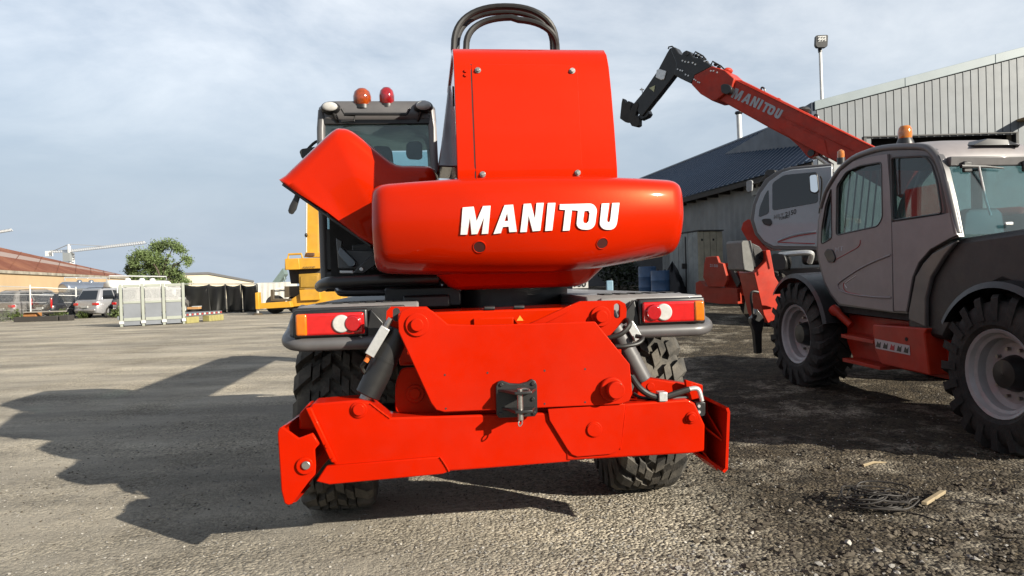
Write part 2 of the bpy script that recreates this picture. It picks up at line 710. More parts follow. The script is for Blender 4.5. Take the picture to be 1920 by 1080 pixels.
def disc(px, py, y, r, depth, m, name, parent, fr=M1, bevel=0.004, n=24):
    c = fr.L(px, py, y)
    return B().cyl(c, c + Vector((0, -depth, 0)), r, n=n).build(name, m, parent, bevel)


def slot(cx, cy, rx, ry, n=16):
    return [(cx + rx * math.cos(2 * PI * k / n), cy + (ry - rx) * (1 if math.sin(2 * PI * k / n) > 0 else -1) + rx * math.sin(2 * PI * k / n)) for k in range(n)]


# --- wheels
def lug(b, st, R):
    """st: stations (x, theta, half-theta, r_in, r_out)"""
    rings = []
    for x, th, hth, ri, ro in st:
        rings.append([Vector((x, r * math.sin(a), r * math.cos(a))) for a, r in ((th - hth, ri), (th - hth * 0.86, ro), (th + hth * 0.86, ro), (th + hth, ri))])
    b.loft(rings, True)


def tyre_mesh(name, R, w, rr, style, m):
    h = w / 2
    b = B()
    d = 0.042 if style == 'block' else 0.045
    Rb = R - d
    b.lathe([(-h * 0.80, rr), (-h * 0.98, rr + 0.05), (-h * 1.0, rr + (Rb - rr) * 0.5), (-h * 0.94, Rb - 0.05), (-h * 0.80, Rb - 0.012), (-h * 0.4, Rb), (0, Rb + 0.004), (h * 0.4, Rb),
             (h * 0.80, Rb - 0.012), (h * 0.94, Rb - 0.05), (h * 1.0, rr + (Rb - rr) * 0.5), (h * 0.98, rr + 0.05), (h * 0.80, rr)], n=48)
    n = 20
    pt = 2 * PI / n
    for k in range(n):
        for s in (-1, 1):
            t0 = k * pt + (pt / 2 if s > 0 else 0)
            if style == 'block':
                sl_ = lambda f: t0 + pt * 1.05 * f
                lug(b, [(s * h * 0.54, sl_(0.54), pt * 0.31, Rb - 0.02, R), (s * h * 0.86, sl_(0.86), pt * 0.33, Rb - 0.03, R - 0.008), (s * h * 1.0, sl_(0.97), pt * 0.33, Rb - 0.06, R - 0.035), (s * h * 1.015, sl_(1.0), pt * 0.33, Rb - 0.14, Rb - 0.10)], R)
                lug(b, [(s * h * 0.30, sl_(0.30) + pt * 0.28, pt * 0.29, Rb - 0.02, R), (s * h * 0.49, sl_(0.49) + pt * 0.28, pt * 0.29, Rb - 0.02, R)], R)
                lug(b, [(s * h * 0.03, sl_(0.03) + pt * 0.10, pt * 0.29, Rb - 0.02, R), (s * h * 0.25, sl_(0.25) + pt * 0.10, pt * 0.29, Rb - 0.02, R)], R)
            else:
                sl_ = lambda f: t0 + pt * 1.25 * f
                lug(b, [(-s * h * 0.06, sl_(-0.05), pt * 0.13, Rb - 0.02, R), (s * h * 0.45, sl_(0.42), pt * 0.15, Rb - 0.02, R), (s * h * 0.88, sl_(0.72), pt * 0.19, Rb - 0.03, R - 0.006), (s * h * 1.01, sl_(0.80), pt * 0.22, Rb - 0.08, R - 0.03), (s * h * 1.03, sl_(0.82), pt * 0.24, Rb - 0.16, Rb - 0.09)], R)
    me = bpy.data.meshes.new(name)
    me.from_pydata(b.v, [], b.f)
    bm = bmesh.new()
    bm.from_mesh(me)
    bmesh.ops.recalc_face_normals(bm, faces=bm.faces)
    bm.to_mesh(me)
    bm.free()
    me.shade_smooth()
    me.set_sharp_from_angle(angle=math.radians(32))
    me.materials.append(m)
    return me


def rim_mesh(name, rr, w, out, m):
    """dished rim, open towards x*out"""
    h = w / 2 * 0.84
    b = B()
    s = out
    b.lathe([(s * h, rr + 0.022), (s * (h + 0.012), rr + 0.012), (s * h, rr - 0.012), (s * (h - 0.035), rr - 0.03), (s * (h - 0.05), rr - 0.055), (s * (h - 0.12), rr - 0.06), (s * (h - 0.135), rr - 0.08),
             (s * (h - 0.15), rr - 0.10), (s * (h - 0.15), rr * 0.48), (s * (h - 0.145), 0.01)], n=40)
    b.lathe([(-s * h, rr + 0.022), (-s * h, rr - 0.012), (s * (h - 0.05), rr - 0.055)], n=40)
    me = bpy.data.meshes.new(name)
    me.from_pydata(b.v, [], b.f)
    bm = bmesh.new()
    bm.from_mesh(me)
    bmesh.ops.recalc_face_normals(bm, faces=bm.faces)
    bm.to_mesh(me)
    bm.free()
    me.shade_smooth()
    me.set_sharp_from_angle(angle=math.radians(30))
    me.materials.append(m)
    return me


def make_wheel(parent, c, R, w, rr, style, out, trm, rmm, cache={}):
    key = (R, w, rr, style, trm.name)
    if key not in cache:
        cache[key] = tyre_mesh('tyre', R, w, rr, style, trm)
    rk = ('rim', rr, w, out, rmm.name)
    if rk not in cache:
        cache[rk] = rim_mesh('rim', rr, w, out, rmm)
    wv = bpy.data.objects.new('wheel', None)
    COL.objects.link(wv)
    wv.parent = parent
    wv.location = c
    wv.empty_display_size = 0.1
    for nm, me in (('tyre', cache[key]), ('rim', cache[rk])):
        o = bpy.data.objects.new(nm, me)
        COL.objects.link(o)
        o.parent = wv
        if nm == 'tyre':
            o.rotation_euler = (random.random() * 0.3, 0, 0 if out > 0 else PI)
    h = w / 2 * 0.84
    b = B()
    x0 = out * (h - 0.16)
    b.lathe([(x0, rr * 0.44), (x0 + out * 0.04, rr * 0.42), (x0 + out * 0.09, rr * 0.36), (x0 + out * 0.12, rr * 0.33), (x0 + out * 0.13, 0.005)], n=24)
    b.build('hub', BLACK, wv)
    nut = None
    for k in range(10):
        a = 2 * PI * k / 10
        Mn = Matrix.Translation((x0, rr * 0.58 * math.cos(a), rr * 0.58 * math.sin(a)))
        if nut is None:
            nut = B().cyl((0, 0, 0), (out * 0.045, 0, 0), 0.016, n=6).build('wheel_nut', STEEL, wv)
            nut.matrix_local = Mn
        else:
            inst(nut, wv, Mn)
    return wv


for sx in (-1, 1):
    make_wheel(tele, (sx * 0.975 + (0.015 if sx > 0 else -0.075), 1.20, 0.60), 0.60, 0.45, 0.30, 'block', sx, RUB, RIM)
    make_wheel(tele, (sx * 0.975, 4.10, 0.60), 0.60, 0.45, 0.30, 'block', sx, RUB, RIM)

# --- chassis, axles, deck
b = B()
b.box((-0.45, 0.42, 0.62), (0.45, 5.2, 1.02))
b.box((-0.45, 0.24, 0.52), (0.60, 0.418, 0.98))
b.build('chassis', RED, tele, 0.01)
for yy in (1.20, 4.10):
    b = B()
    b.cyl((-0.85, yy, 0.60), (0.85, yy, 0.60), 0.085, n=16)
    b.ell((0, yy, 0.60), (0.2, 0.2, 0.2))
    b.build('axle', BLACK, tele)
b = B()
b.box((-0.62, 0.32, 1.03), (0.62, 4.4, 1.33))
b.build('deck', REDG, tele, 0.012)
b = B()
b.box((-0.19, 0.30, 1.19), (0.04, 0.325, 1.285))
b.build('deck_rear_panel', REDG, tele, 0.004)
# hinges on the deck edge
for hx, hy in ((917, 584), (972, 583)):
    c = M1.L(hx, hy, 0.36)
    h_ = B()
    h_.box((c.x - 0.022, 0.33, 1.332), (c.x + 0.022, 0.40, 1.348))
    h_.cyl((c.x - 0.03, 0.33, 1.34), (c.x + 0.03, 0.33, 1.34), 0.014, n=8)
    h_.build('hinge', BLACK, tele, 0.002)
# warning triangle on the deck rear wall
c = M1.L(975, 598, 0.285)
B().prism([c + Vector((-0.02, 0, -0.01)), c + Vector((0.02, 0, -0.01)), c + Vector((0, 0, 0.02))], (0, 0.004, 0)).build('warning_sticker', YEL, tele, smooth=0)

# --- fenders with tail lamps and bumper tubes
def fender(side):
    s = side
    zt = 1.385
    prof = [(0.40, 1.20), (0.405, 1.35), (0.46, zt), (1.0, zt + 0.005), (4.6, zt), (4.75, 1.20), (4.72, 1.17), (4.55, 1.32), (0.95, 1.325), (0.50, 1.32), (0.45, 1.20)]
    xa, xb = s * 0.50, s * 1.235
    rings = [[Vector((x, y, z - (0.05 if k == 3 else 0.008 if k == 2 else 0))) for y, z in prof] for k, x in enumerate((xa, s * 1.10, s * 1.19, xb))]
    f_ = B().loft(rings).build('fender', FEND, tele, 0.012)
    for k in range(5):
        x = s * (0.66 + 0.10 * k)
        B().box((min(x, x + s * 0.055), 0.62, zt + 0.003), (max(x, x + s * 0.055), 0.82, zt + 0.009)).build('slot', DARK, f_, smooth=0)
    # back wall with recess for the lamp
    B().box((min(s * 0.58, s * 1.215), 0.395, 1.14), (max(s * 0.58, s * 1.215), 0.43, 1.375)).build('fender_back_wall', FEND if s > 0 else DGREY, tele, 0.01)  # left wall darker: the shade on that side is put into its colour
    # lamp bracket box
    cx = s * 0.993
    B().box((cx - 0.205, 0.315, 1.205), (cx + 0.205, 0.394, 1.365)).build('lamp_housing', BLACK, tele, 0.014, 3)
    tl = B().box((cx - 0.187, 0.285, 1.222), (cx + 0.187, 0.314, 1.346)).build('tail_lamp', LRED, tele, 0.018, 4)
    xo = cx + s * 0.187
    B().box((min(xo, xo - s * 0.062), 0.276, 1.224), (max(xo, xo - s * 0.062), 0.30, 1.344)).build('amber_lens', LAMB, tl, 0.014, 3)
    c1 = Vector((cx - s * 0.062, 0.286, 1.284))
    B().cyl(c1, c1 + Vector((0, -0.014, 0)), 0.052, 0.047, n=28).build('white_lens', LWHT, tl, 0.004)
    c2 = Vector((cx - s * 0.125, 0.286, 1.284))
    B().cyl(c2, c2 + Vector((0, -0.021, 0)), 0.050, 0.042, n=28).build('round_red_lens', LRED2, tl, 0.005)
    # bumper tube
    z = 1.17
    path = [Vector((s * 0.745, 0.33, z)), Vector((s * 1.12, 0.33, z))]
    for k in range(1, 9):
        a = k / 8 * PI / 2
        path.append(Vector((s * (1.12 + 0.13 * math.sin(a)), 0.46 - 0.13 * math.cos(a), z + 0.03 * (k / 8) ** 2)))
    path += [Vector((s * 1.25, 0.6, z + 0.06)), Vector((s * 1.245, 0.75, z + 0.13)), Vector((s * 1.22, 0.86, z + 0.18))]
    B().tube(path, 0.038, 16).build('bumper_tube', CHAR, tele)
    B().prism([(s * 0.70, 0.33, 1.28), (s * 0.77, 0.33, 1.36), (s * 0.80, 0.33, 1.22), (s * 0.76, 0.33, 1.13), (s * 0.72, 0.33, 1.13)], (0, 0.06, 0)).build('lamp_bracket', BLACK, tele, 0.006)


fender(-1)
fender(1)

# --- stabiliser: top plate, ears, beams, feet
top_plate = plate('stabiliser_top_plate', [(747, 622), (746, 600), (752, 583), (772, 576), (798, 577), (812, 584), (840, 608), (900, 610), (1116, 603), (1181, 683), (1186, 738), (1180, 752), (1165, 758), (833, 773), (818, 769), (808, 756)], 0.0, 0.035, RED, tele, bevel=0.005)
pin_l = disc(782, 609, 0.0, 0.062, 0.012, RED, 'pin_collar', tele)
disc(782, 609, -0.012, 0.034, 0.02, RED, 'pivot_pin', tele)
ear_r = plate('stabiliser_ear', [(985, 610), (1010, 600), (1070, 572), (1088, 565), (1161, 563), (1172, 569), (1175, 580), (1174, 597), (1141, 632), (1116, 640)], 0.10, 0.03, RED, tele, holes=[slot(1157, 583, 6, 14)])
plate('ear_gusset', [(985, 611), (1070, 572), (1064, 586), (1014, 611)], 0.085, 0.012, RED, tele, bevel=0.003)
disc(1126, 593, 0.10, 0.058, 0.014, RED, 'pin_collar', tele)
disc(1126, 593, 0.086, 0.034, 0.035, RED, 'pivot_pin', tele)
ear_l = plate('stabiliser_ear', [(724, 600), (725, 583), (733, 575), (800, 575), (830, 600), (830, 630), (750, 640)], 0.10, 0.03, RED, tele, holes=[slot(743, 590, 7, 13)])
# rear ribs that close the head behind the plates
b = B()
b.box((-0.38, 0.036, 0.80), (0.60, 0.098, 1.10))
b.build('stabiliser_web', RED, tele)
plate('lower_bracket', [(741, 720), (752, 690), (790, 690), (830, 775), (741, 775)], 0.16, 0.03, RED, tele, rnd=0.03)
disc(778, 738, 0.16, 0.05, 0.015, RED, 'pin_collar', tele)
disc(778, 738, 0.145, 0.03, 0.015, RED, 'pivot_pin', tele)
# right pin that stands proud of the plate
disc(1146, 729, 0.0, 0.066, 0.03, RED, 'pin_collar', tele, bevel=0.008)
disc(1152, 730, -0.03, 0.047, 0.05, RED, 'pivot_pin', tele, bevel=0.005)

# left outrigger beam
beam_l = plate('outrigger_beam', [(578, 768), (586, 757), (673, 750), (693, 754), (731, 783), (1030, 774), (1070, 772), (1070, 866), (880, 881), (650, 897), (623, 868)], 0.036, 0.20, RED, tele, bevel=0.01, seg=3)
plate('beam_lip', [(612, 874), (825, 856), (843, 884), (830, 889), (618, 909), (592, 903)], 0.018, 0.03, RED, tele, bevel=0.006)
plate('beam_end_strip', [(573, 766), (583, 764), (631, 866), (621, 868)], 0.012, 0.024, RED, tele, bevel=0.004)
plate('beam_nose', [(561, 776), (578, 757), (590, 760), (600, 806), (561, 805)], 0.09, 0.12, RED, tele, bevel=0.008)
disc(673, 768, 0.036, 0.044, 0.010, RED, 'pin_collar', tele)
disc(673, 768, 0.026, 0.032, 0.012, RED, 'pivot_pin', tele)
for q in ((613, 836), (625, 862)):
    disc(q[0], q[1], 0.012, 0.012, 0.012, RED, 'bolt', tele, n=8, bevel=0.002)
# right outrigger beam
beam_r = plate('outrigger_beam', [(1060, 771), (1173, 757), (1290, 749), (1303, 756), (1322, 797), (1321, 846), (1300, 850), (1062, 864)], 0.030, 0.20, RED, tele, bevel=0.01, seg=3)
cover = plate('beam_cover_plate', [(1027, 767), (1173, 757), (1164, 838), (1158, 847), (1145, 852), (1083, 857), (1072, 853), (1063, 842), (1030, 788)], 0.016, 0.013, RED, tele, bevel=0.004)
disc(1114, 805, 0.016, 0.044, 0.007, RED, 'pressed_disc', tele)
disc(1113, 806, 0.009, 0.036, 0.004, RED, 'pressed_disc', tele)
disc(1296, 783, 0.03, 0.034, 0.010, RED, 'pin_collar', tele)
disc(1296, 783, 0.02, 0.022, 0.018, RED, 'pivot_pin', tele)
plate('beam_ear', [(1190, 748), (1203, 716), (1218, 709), (1316, 724), (1318, 748)], 0.16, 0.10, RED, tele, bevel=0.008)
disc(1220, 725, 0.16, 0.024, 0.006, RED, 'pivot_pin', tele)
plate('beam_stop', [(1285, 712), (1318, 722), (1318, 745), (1290, 752)], 0.10, 0.03, RED, tele, bevel=0.005)

# left foot: bent plate box
ft = [(520, 812), (523, 803), (529, 800), (560, 822), (586, 812), (599, 833), (590, 843), (592, 874), (591, 890), (580, 902), (548, 945), (540, 948), (533, 944), (527, 920)]
foot_l = plate('stabiliser_foot', ft, -0.02, 0.025, RED, tele, bevel=0.006)
q = P1(ft, -0.02)
back = [p + Vector((0.03, 0.34, 0)) for p in q]
B().prism(back, (0, 0.02, 0)).build('foot_back_plate', RED, foot_l, 0.004)
# outer web joining both plates
a0, a1, a2, a3 = q[0], q[12], q[2], q[11]
w_ = B()
for (p, r_) in ((q[0], q[13]), (q[13], q[12]), (q[12], q[10]), (q[2], q[0])):
    d = Vector((0.018, 0, 0.004))
    w_.hexa([p + Vector((0, 0.024, 0)), r_ + Vector((0, 0.024, 0)), r_ + d + Vector((0, 0.024, 0)), p + d + Vector((0, 0.024, 0)), p + Vector((0.03, 0.34, 0)), r_ + Vector((0.03, 0.34, 0)), r_ + d + Vector((0.03, 0.34, 0)), p + d + Vector((0.03, 0.34, 0))])
w_.build('foot_web', RED, foot_l)
cc = M1.L(572, 873, -0.02)
B().cyl(cc, cc + Vector((0, -0.014, 0)), 0.045, n=24).build('pin_collar', RED, foot_l, 0.005)
cc = M1.L(574, 872, -0.034)
B().cyl(cc, cc + Vector((0, -0.012, 0)), 0.022, n=16).build('pivot_pin', STEEL, foot_l, 0.003)
cc = M1.L(574, 872, 0.0)
B().cyl(cc, cc + Vector((0.02, 0.34, 0)), 0.028, n=16).build('pivot_shaft', RED, foot_l)
# right foot
fr_ = [(1308, 852), (1310, 742), (1324, 742), (1366, 764), (1369, 772), (1365, 880), (1358, 887), (1350, 884)]
front = P1(fr_, -0.05)
q = [Vector((p.x, 0.22, p.z)) for p in front]
foot_r = B().prism(q, (0, 0.02, 0)).build('stabiliser_foot', RED, tele, 0.004)
w_ = B()
for i0, i1, dep, dep2 in ((4, 5, 0.27, 0.27), (3, 4, 0.27, 0.27), (5, 6, 0.27, 0.27), (2, 3, 0.03, 0.27), (6, 0, 0.27, 0.03)):
    p, r_ = q[i0], q[i1]
    n_ = (r_ - p).cross(Vector((0, 1, 0))).normalized() * 0.016
    if n_.dot(Vector((1.0, 0.22, 0.7)) - p) < 0:
        n_ = -n_
    w_.hexa([p, r_, r_ + n_, p + n_, p + Vector((0, -dep, 0)), r_ + Vector((0, -dep2, 0)), r_ + n_ + Vector((0, -dep2, 0)), p + n_ + Vector((0, -dep, 0))])
w_.build('foot_flange', RED, foot_r)
for (i0, f0, i1, f1) in ((0, 0.60, 4, 0.55), (2, 0.1, 4, 0.5), (0, 0.3, 6, 0.0)):
    p = q[i0] * (1 - f0) + q[1 if i0 == 0 else 3] * f0
    r_ = q[i1] * (1 - f1) + q[i1 + 1] * f1 - Vector((0.018, 0, 0))
    up = Vector((0, 0, 0.012))
    B().hexa([p, r_, r_ + up, p + up, p + Vector((0, -0.05, 0)), r_ + Vector((0, -0.22, 0)), r_ + up + Vector((0, -0.22, 0)), p + up + Vector((0, -0.05, 0))]).build('foot_rib', RED, foot_r)

# weld beads and small drilled holes
for pts, y_ in (([(825, 857), (834, 870), (842, 884)], 0.014), ([(1173, 758), (1169, 800), (1163, 842)], 0.028), ([(577, 768), (602, 818), (622, 862)], 0.034), ([(694, 756), (712, 770), (731, 784)], 0.034), ([(1064, 606), (1100, 604), (1118, 610)], 0.1)):
    B().tube(crv([M1.L(a_, b_, y_) for a_, b_ in pts], 8), [0.0045 + 0.0012 * math.sin(k * 2.1) for k in range(17)], 6).build('weld_bead', RED, tele)
for q_ in ((834, 703), (914, 699), (1021, 695), (1097, 692), (1021, 757), (1097, 754), (836, 766)):
    disc(q_[0], q_[1], 0.001, 0.0055, 0.002, DARK, 'drilled_hole', tele, n=8, bevel=0)

# rams
pa, pb = M1.L(752, 612, 0.14), M1.L(692, 735, 0.12)
dv = (pb - pa).normalized()
cyl_l = B().cyl(pa + dv * 0.02, pb + dv * 0.02, 0.068, n=24).build('stabiliser_ram', BLACK, tele, 0.006)
B().cyl(pb, pb + dv * 0.09, 0.035, n=16).build('ram_rod', STEEL, cyl_l)
B().cyl(pa + dv * 0.19, pa + dv * 0.205, 0.0705, n=24).build('ram_collar', BLACK, cyl_l)
vv = M1.L(708, 640, 0.05)
mm = Matrix.Translation(vv) @ Matrix.Rotation(math.radians(32), 4, 'Y')
B().box((-0.026, -0.02, -0.085), (0.026, 0.05, 0.085), mm).build('valve_block', ZINC, cyl_l, 0.004)
B().cyl(mm @ Vector((0, 0.01, -0.085)), mm @ Vector((0, 0.01, -0.125)), 0.014, n=12).build('hose_fitting', mat('orange_cap', (0.7, 0.16, 0.02)), cyl_l)
B().cyl(mm @ Vector((0, 0.01, 0.085)), mm @ Vector((0, 0.01, 0.14)), 0.016, n=12).build('hose_fitting', STEEL, cyl_l)
B().tube(crv([mm @ Vector((0, 0.03, -0.12)), mm @ Vector((0.0, 0.05, -0.17)), mm @ Vector((0.06, 0.07, -0.18)), mm @ Vector((0.09, 0.09, -0.05))], 6), 0.011, 8).build('hose', HOSE, cyl_l)
pa, pb = M1.L(1158, 622, 0.20), M1.L(1207, 712, 0.20)
dv = (pb - pa).normalized()
cyl_r = B().cyl(pa - dv * 0.12, pb, 0.050, n=24).build('stabiliser_ram', CHAR, tele, 0.006)
B().cyl(pa + dv * 0.16, pa + dv * 0.172, 0.052, n=24).build('ram_collar', CHAR, cyl_r)
vv = M1.L(1188, 622, 0.16)
mm = Matrix.Translation(vv) @ Matrix.Rotation(math.radians(-30), 4, 'Y')
B().box((-0.026, -0.02, -0.05), (0.026, 0.05, 0.06), mm).build('valve_block', ZINC, cyl_r, 0.004)
B().tube(crv([M1.L(1140, 634, 0.06), M1.L(1165, 626, 0.04), M1.L(1180, 610, 0.05), M1.L(1176, 600, 0.09), M1.L(1168, 604, 0.12)], 6), 0.014, 10).build('hose', HOSE, cyl_r)
B().tube(crv([M1.L(1154, 650, 0.06), M1.L(1172, 649, 0.05), M1.L(1196, 644, 0.06), M1.L(1205, 634, 0.09), M1.L(1192, 630, 0.12)], 6), 0.012, 10).build('hose', HOSE, cyl_r)
# hose along the right beam to its valve
B().tube(crv([M1.L(1184, 706, 0.10), M1.L(1200, 728, 0.06), M1.L(1222, 742, 0.05), M1.L(1245, 744, 0.05), M1.L(1270, 737, 0.05), M1.L(1292, 730, 0.05)], 6), 0.018, 10).build('hose', HOSE, tele)
B().tube(crv([M1.L(1188, 738, 0.12), M1.L(1205, 746, 0.10), M1.L(1250, 747, 0.10), M1.L(1290, 745, 0.10)], 6), 0.010, 8).build('hose', HOSE, tele)
B().tube(crv([M1.L(1290, 730, 0.05), M1.L(1304, 728, 0.05), M1.L(1311, 733, 0.05), M1.L(1316, 752, 0.05)], 6), 0.013, 10).build('hose_fitting', ZINC, tele)
c = M1.L(1244, 743, 0.02)
B().box((c.x - 0.024, 0.02, c.z - 0.03), (c.x + 0.024, 0.085, c.z + 0.022)).build('hose_clamp', ZINC, tele, 0.004)
c = M1.L(1314, 767, 0.05)
vb = B().box((c.x - 0.028, 0.05, c.z - 0.042), (c.x + 0.028, 0.11, c.z + 0.038)).build('valve_block', BLACK, tele, 0.004)
for dz in (0.018, -0.015):
    B().cyl((c.x - 0.012, 0.05, c.z + dz), (c.x - 0.012, 0.042, c.z + dz), 0.009, n=12).build('plug', ZINC, vb)

# tow hitch
hp = [(930, 724), (934, 716), (942, 714), (956, 719), (974, 720), (990, 716), (997, 711), (1004, 714), (1007, 722), (1008, 774), (1003, 781), (936, 784), (931, 778)]
hitch = plate('tow_hitch', hp, -0.03, 0.03, BLACK, tele, bevel=0.004)
for (lp, ly) in (([(933, 730), (1006, 727), (1006, 731), (933, 735)], 0), ([(940, 764), (1006, 762), (1006, 768), (940, 770)], 1)):
    a, b_ = M1.L(lp[0][0], lp[0][1], -0.03), M1.L(lp[1][0], lp[1][1], -0.03)
    mid = M1.L(976, 745, -0.03).x
    B().prism([(a.x, -0.03, a.z), (b_.x, -0.03, b_.z), (b_.x - 0.02, -0.075, b_.z), (mid + 0.045, -0.155, a.z), (mid - 0.045, -0.155, a.z), (a.x + 0.03, -0.06, a.z)], (0, 0, -0.016)).build('hitch_jaw', BLACK, hitch, 0.004)
pc = M1.L(975, 748, -0.12)
B().cyl((pc.x, -0.12, M1.L(975, 729, -0.12).z), (pc.x, -0.12, M1.L(975, 788, -0.12).z), 0.0155, n=16).build('hitch_pin', STEEL, hitch, 0.002)
rc = M1.L(982, 733, -0.12)
B().tube([rc + Vector((0.030 * math.cos(t), 0.016 * math.sin(t), 0.008 * math.sin(t))) for t in [2 * PI * k / 18 for k in range(19)]], 0.006, 8).build('pin_ring', STEEL, hitch)
B().tube(crv([M1.L(975, 786, -0.12), M1.L(972, 793, -0.135), M1.L(974, 799, -0.14), M1.L(979, 794, -0.13), M1.L(978, 785, -0.12)], 5), 0.0035, 6).build('split_ring', STEEL, hitch)
for q in ((940, 721), (999, 719), (999, 748), (939, 776), (1001, 774)):
    disc(q[0], q[1], -0.03, 0.011, 0.010, BLACK, 'bolt', hitch, n=6, bevel=0.002)

# --- turret: skirt, counterweight, boom housing
b = B()
rings = []
for z, hw, y0 in ((1.445, 0.40, 0.80), (1.47, 0.45, 0.72), (1.60, 0.58, 0.64)):
    rings.append(rpoly([(0.14 - hw, y0, z), (0.14 + hw, y0, z), (0.14 + hw, 1.9, z), (0.14 - hw, 1.9, z)], 0.08))
b.loft(rings).build('turret_skirt', REDG, tele, 0.008)
B().cyl((0.1, 1.55, 1.30), (0.1, 1.55, 1.46), 0.50, n=40).build('slew_ring', BLACK, tele)

_l, _r2 = M1.L(697, 420, 0.33).x, M1.L(1287, 420, 0.33).x
b = B()
b.box((-0.72, 0.95, 1.335), (-0.22, 3.6, 1.475))
b.box((-0.60, 0.80, 1.335), (-0.30, 0.95, 1.42))
b.build('engine_housing', BLACK, tele, 0.015)  # black engine housing added to fill the gap left under the turret
CWX, CWH = (_l + _r2) / 2, (_r2 - _l) / 2


def cw_section(s):
    a = abs(s)
    q = max(0.0, (a - 0.90) / 0.10)
    e = 1 - 0.13 * (1 - math.sqrt(max(0.0, 1 - q * q)))
    ry = 0.18 + 0.13 * s * s + (0.06 * q ** 3)
    fy = 1.25
    zt = 2.098 - 0.02 * s * s
    zb = 1.535 + 0.03 * s * s + 0.06 * sstep(0.1, 1.1, s)
    cz = (zt + zb) / 2
    h = zt - zb
    ctrl = [(fy, zt - 0.02), (ry + 0.40, zt + 0.012), (ry + 0.16, zt), (ry + 0.065, zt - 0.02), (ry + 0.022, zt - 0.13 * h), (ry + 0.004, zt - 0.34 * h), (ry + 0.006, zb + 0.49 * h),
            (ry + 0.030, zb + 0.33 * h), (ry + 0.075, zb + 0.175 * h), (ry + 0.15, zb + 0.06 * h), (ry + 0.27, zb + 0.004), (ry + 0.45, zb), (fy, zb + 0.02)]
    pts = crv([Vector((0, y, z)) for y, z in ctrl], 3)
    return [Vector((CWX + CWH * s, p.y, cz + (p.z - cz) * e)) for p in pts]


ss = [-1, -0.996, -0.988, -0.975, -0.955, -0.93, -0.90] + [-0.85 + 0.05 * k for k in range(35)] + [0.90, 0.93, 0.955, 0.975, 0.988, 0.996, 1]
cwb = B().loft([cw_section(s) for s in ss])
cw = cwb.build('counterweight', REDG, tele, smooth=60)
bvh = BVHTree.FromPolygons([Vector(v) for v in cwb.v], cwb.f)
# bolt holes: dark discs on the face, the holes' shade put into the colour
for hx, hy, r_ in ((899, 463, 0.034), (1129, 456, 0.033)):
    d = (M1.R3 @ ray(hx, hy)).normalized()
    loc, nor, _, _ = bvh.ray_cast(M1.c, d)
    nor = nor if nor.y < 0 else -nor
    ux = nor.orthogonal().normalized()
    uy = nor.cross(ux)
    n = 28

    def ring(rad, off):
        return [loc + nor * off + (ux * math.cos(2 * PI * k / n) + uy * math.sin(2 * PI * k / n)) * rad for k in range(n)]
    B().loft([ring(r_ * 1.16, -0.004), ring(r_ * 1.13, 0.003), ring(r_ * 1.02, 0.004), ring(r_ * 0.98, 0.0015)], caps=False).build('hole_rim', REDG, cw)
    B().loft([ring(r_, 0.0016), ring(r_ * 0.02, 0.0017)], caps=True).build('bolt_hole', mat('hole_shade', (0.06, 0.004, 0.002), rough=0.6), cw)

# raised letters, traced from the photograph and laid on the curved face
def zz(l):
    return [(680 + a / 3, 300 + b / 3) for a, b in l]


def arc(cx, cy, rx, ry, a0, a1, n=6):
    return [(cx + rx * math.cos(math.radians(a0 + (a1 - a0) * k / n)), cy + ry * math.sin(math.radians(a0 + (a1 - a0) * k / n))) for k in range(n + 1)]


LETTERS = [
    ([(550, 421), (562, 268), (624, 263), (640, 345), (676, 260), (719, 258), (705, 415), (669, 417), (682, 322), (645, 417), (612, 419), (603, 322), (588, 420)], None),
    ([(735, 417), (797, 255), (845, 252), (866, 404), (824, 407), (820, 375), (788, 378), (777, 412)], [(797, 345), (812, 296), (818, 343)]),
    ([(885, 407), (905, 248), (945, 246), (968, 335), (977, 243), (1017, 242), (998, 398), (955, 402), (932, 312), (922, 405)], None),
    ([(1040, 243), (1083, 242), (1065, 397), (1025, 400)], None),
    ([(1108, 250), (1270, 246)] + arc(1275, 290, 40, 44, -90, 0) + [(1308, 345)] + arc(1262, 345, 46, 48, 0, 90) + [(1250, 393)] + arc(1240, 358, 38, 34, 90, 180) + [(1209, 290), (1209, 285), (1175, 283), (1162, 397), (1124, 399), (1138, 282), (1106, 279)],
     [(1245, 288), (1268, 286), (1275, 300), (1269, 345), (1256, 358), (1241, 353), (1238, 338)]),
    ([(1343, 246), (1385, 244), (1372, 338), (1376, 350), (1386, 350), (1391, 338), (1402, 243), (1442, 242), (1430, 345)] + arc(1388, 350, 40, 43, 10, 90) + arc(1372, 355, 40, 38, 90, 180), None)]


def letter_mesh(poly, hole, fn, dep, name, m, parent):
    """tessellate, refine, and map 2D points through fn(x, y, lift)"""
    loops = [[Vector((a, c, 0)) for a, c in poly]] + ([[Vector((a, c, 0)) for a, c in hole]] if hole else [])
    tri = tessellate_polygon(loops)
    bm = bmesh.new()
    vs_ = [bm.verts.new(p) for l in loops for p in l]
    for t in tri:
        try:
            bm.faces.new([vs_[i] for i in t])
        except ValueError:
            pass
    bmesh.ops.subdivide_edges(bm, edges=bm.edges[:], cuts=2, use_grid_fill=True)
    bmesh.ops.recalc_face_normals(bm, faces=bm.faces)
    g = bmesh.ops.extrude_face_region(bm, geom=bm.faces[:])
    top = {v for v in g['geom'] if isinstance(v, bmesh.types.BMVert)}
    for v in bm.verts:
        v.co = fn(v.co.x, v.co.y, dep if v in top else -0.004)
    bmesh.ops.recalc_face_normals(bm, faces=bm.faces)
    me = bpy.data.meshes.new(name)
    bm.to_mesh(me)
    bm.free()
    me.materials.append(m)
    o = bpy.data.objects.new(name, me)
    COL.objects.link(o)
    o.parent = parent
    return o


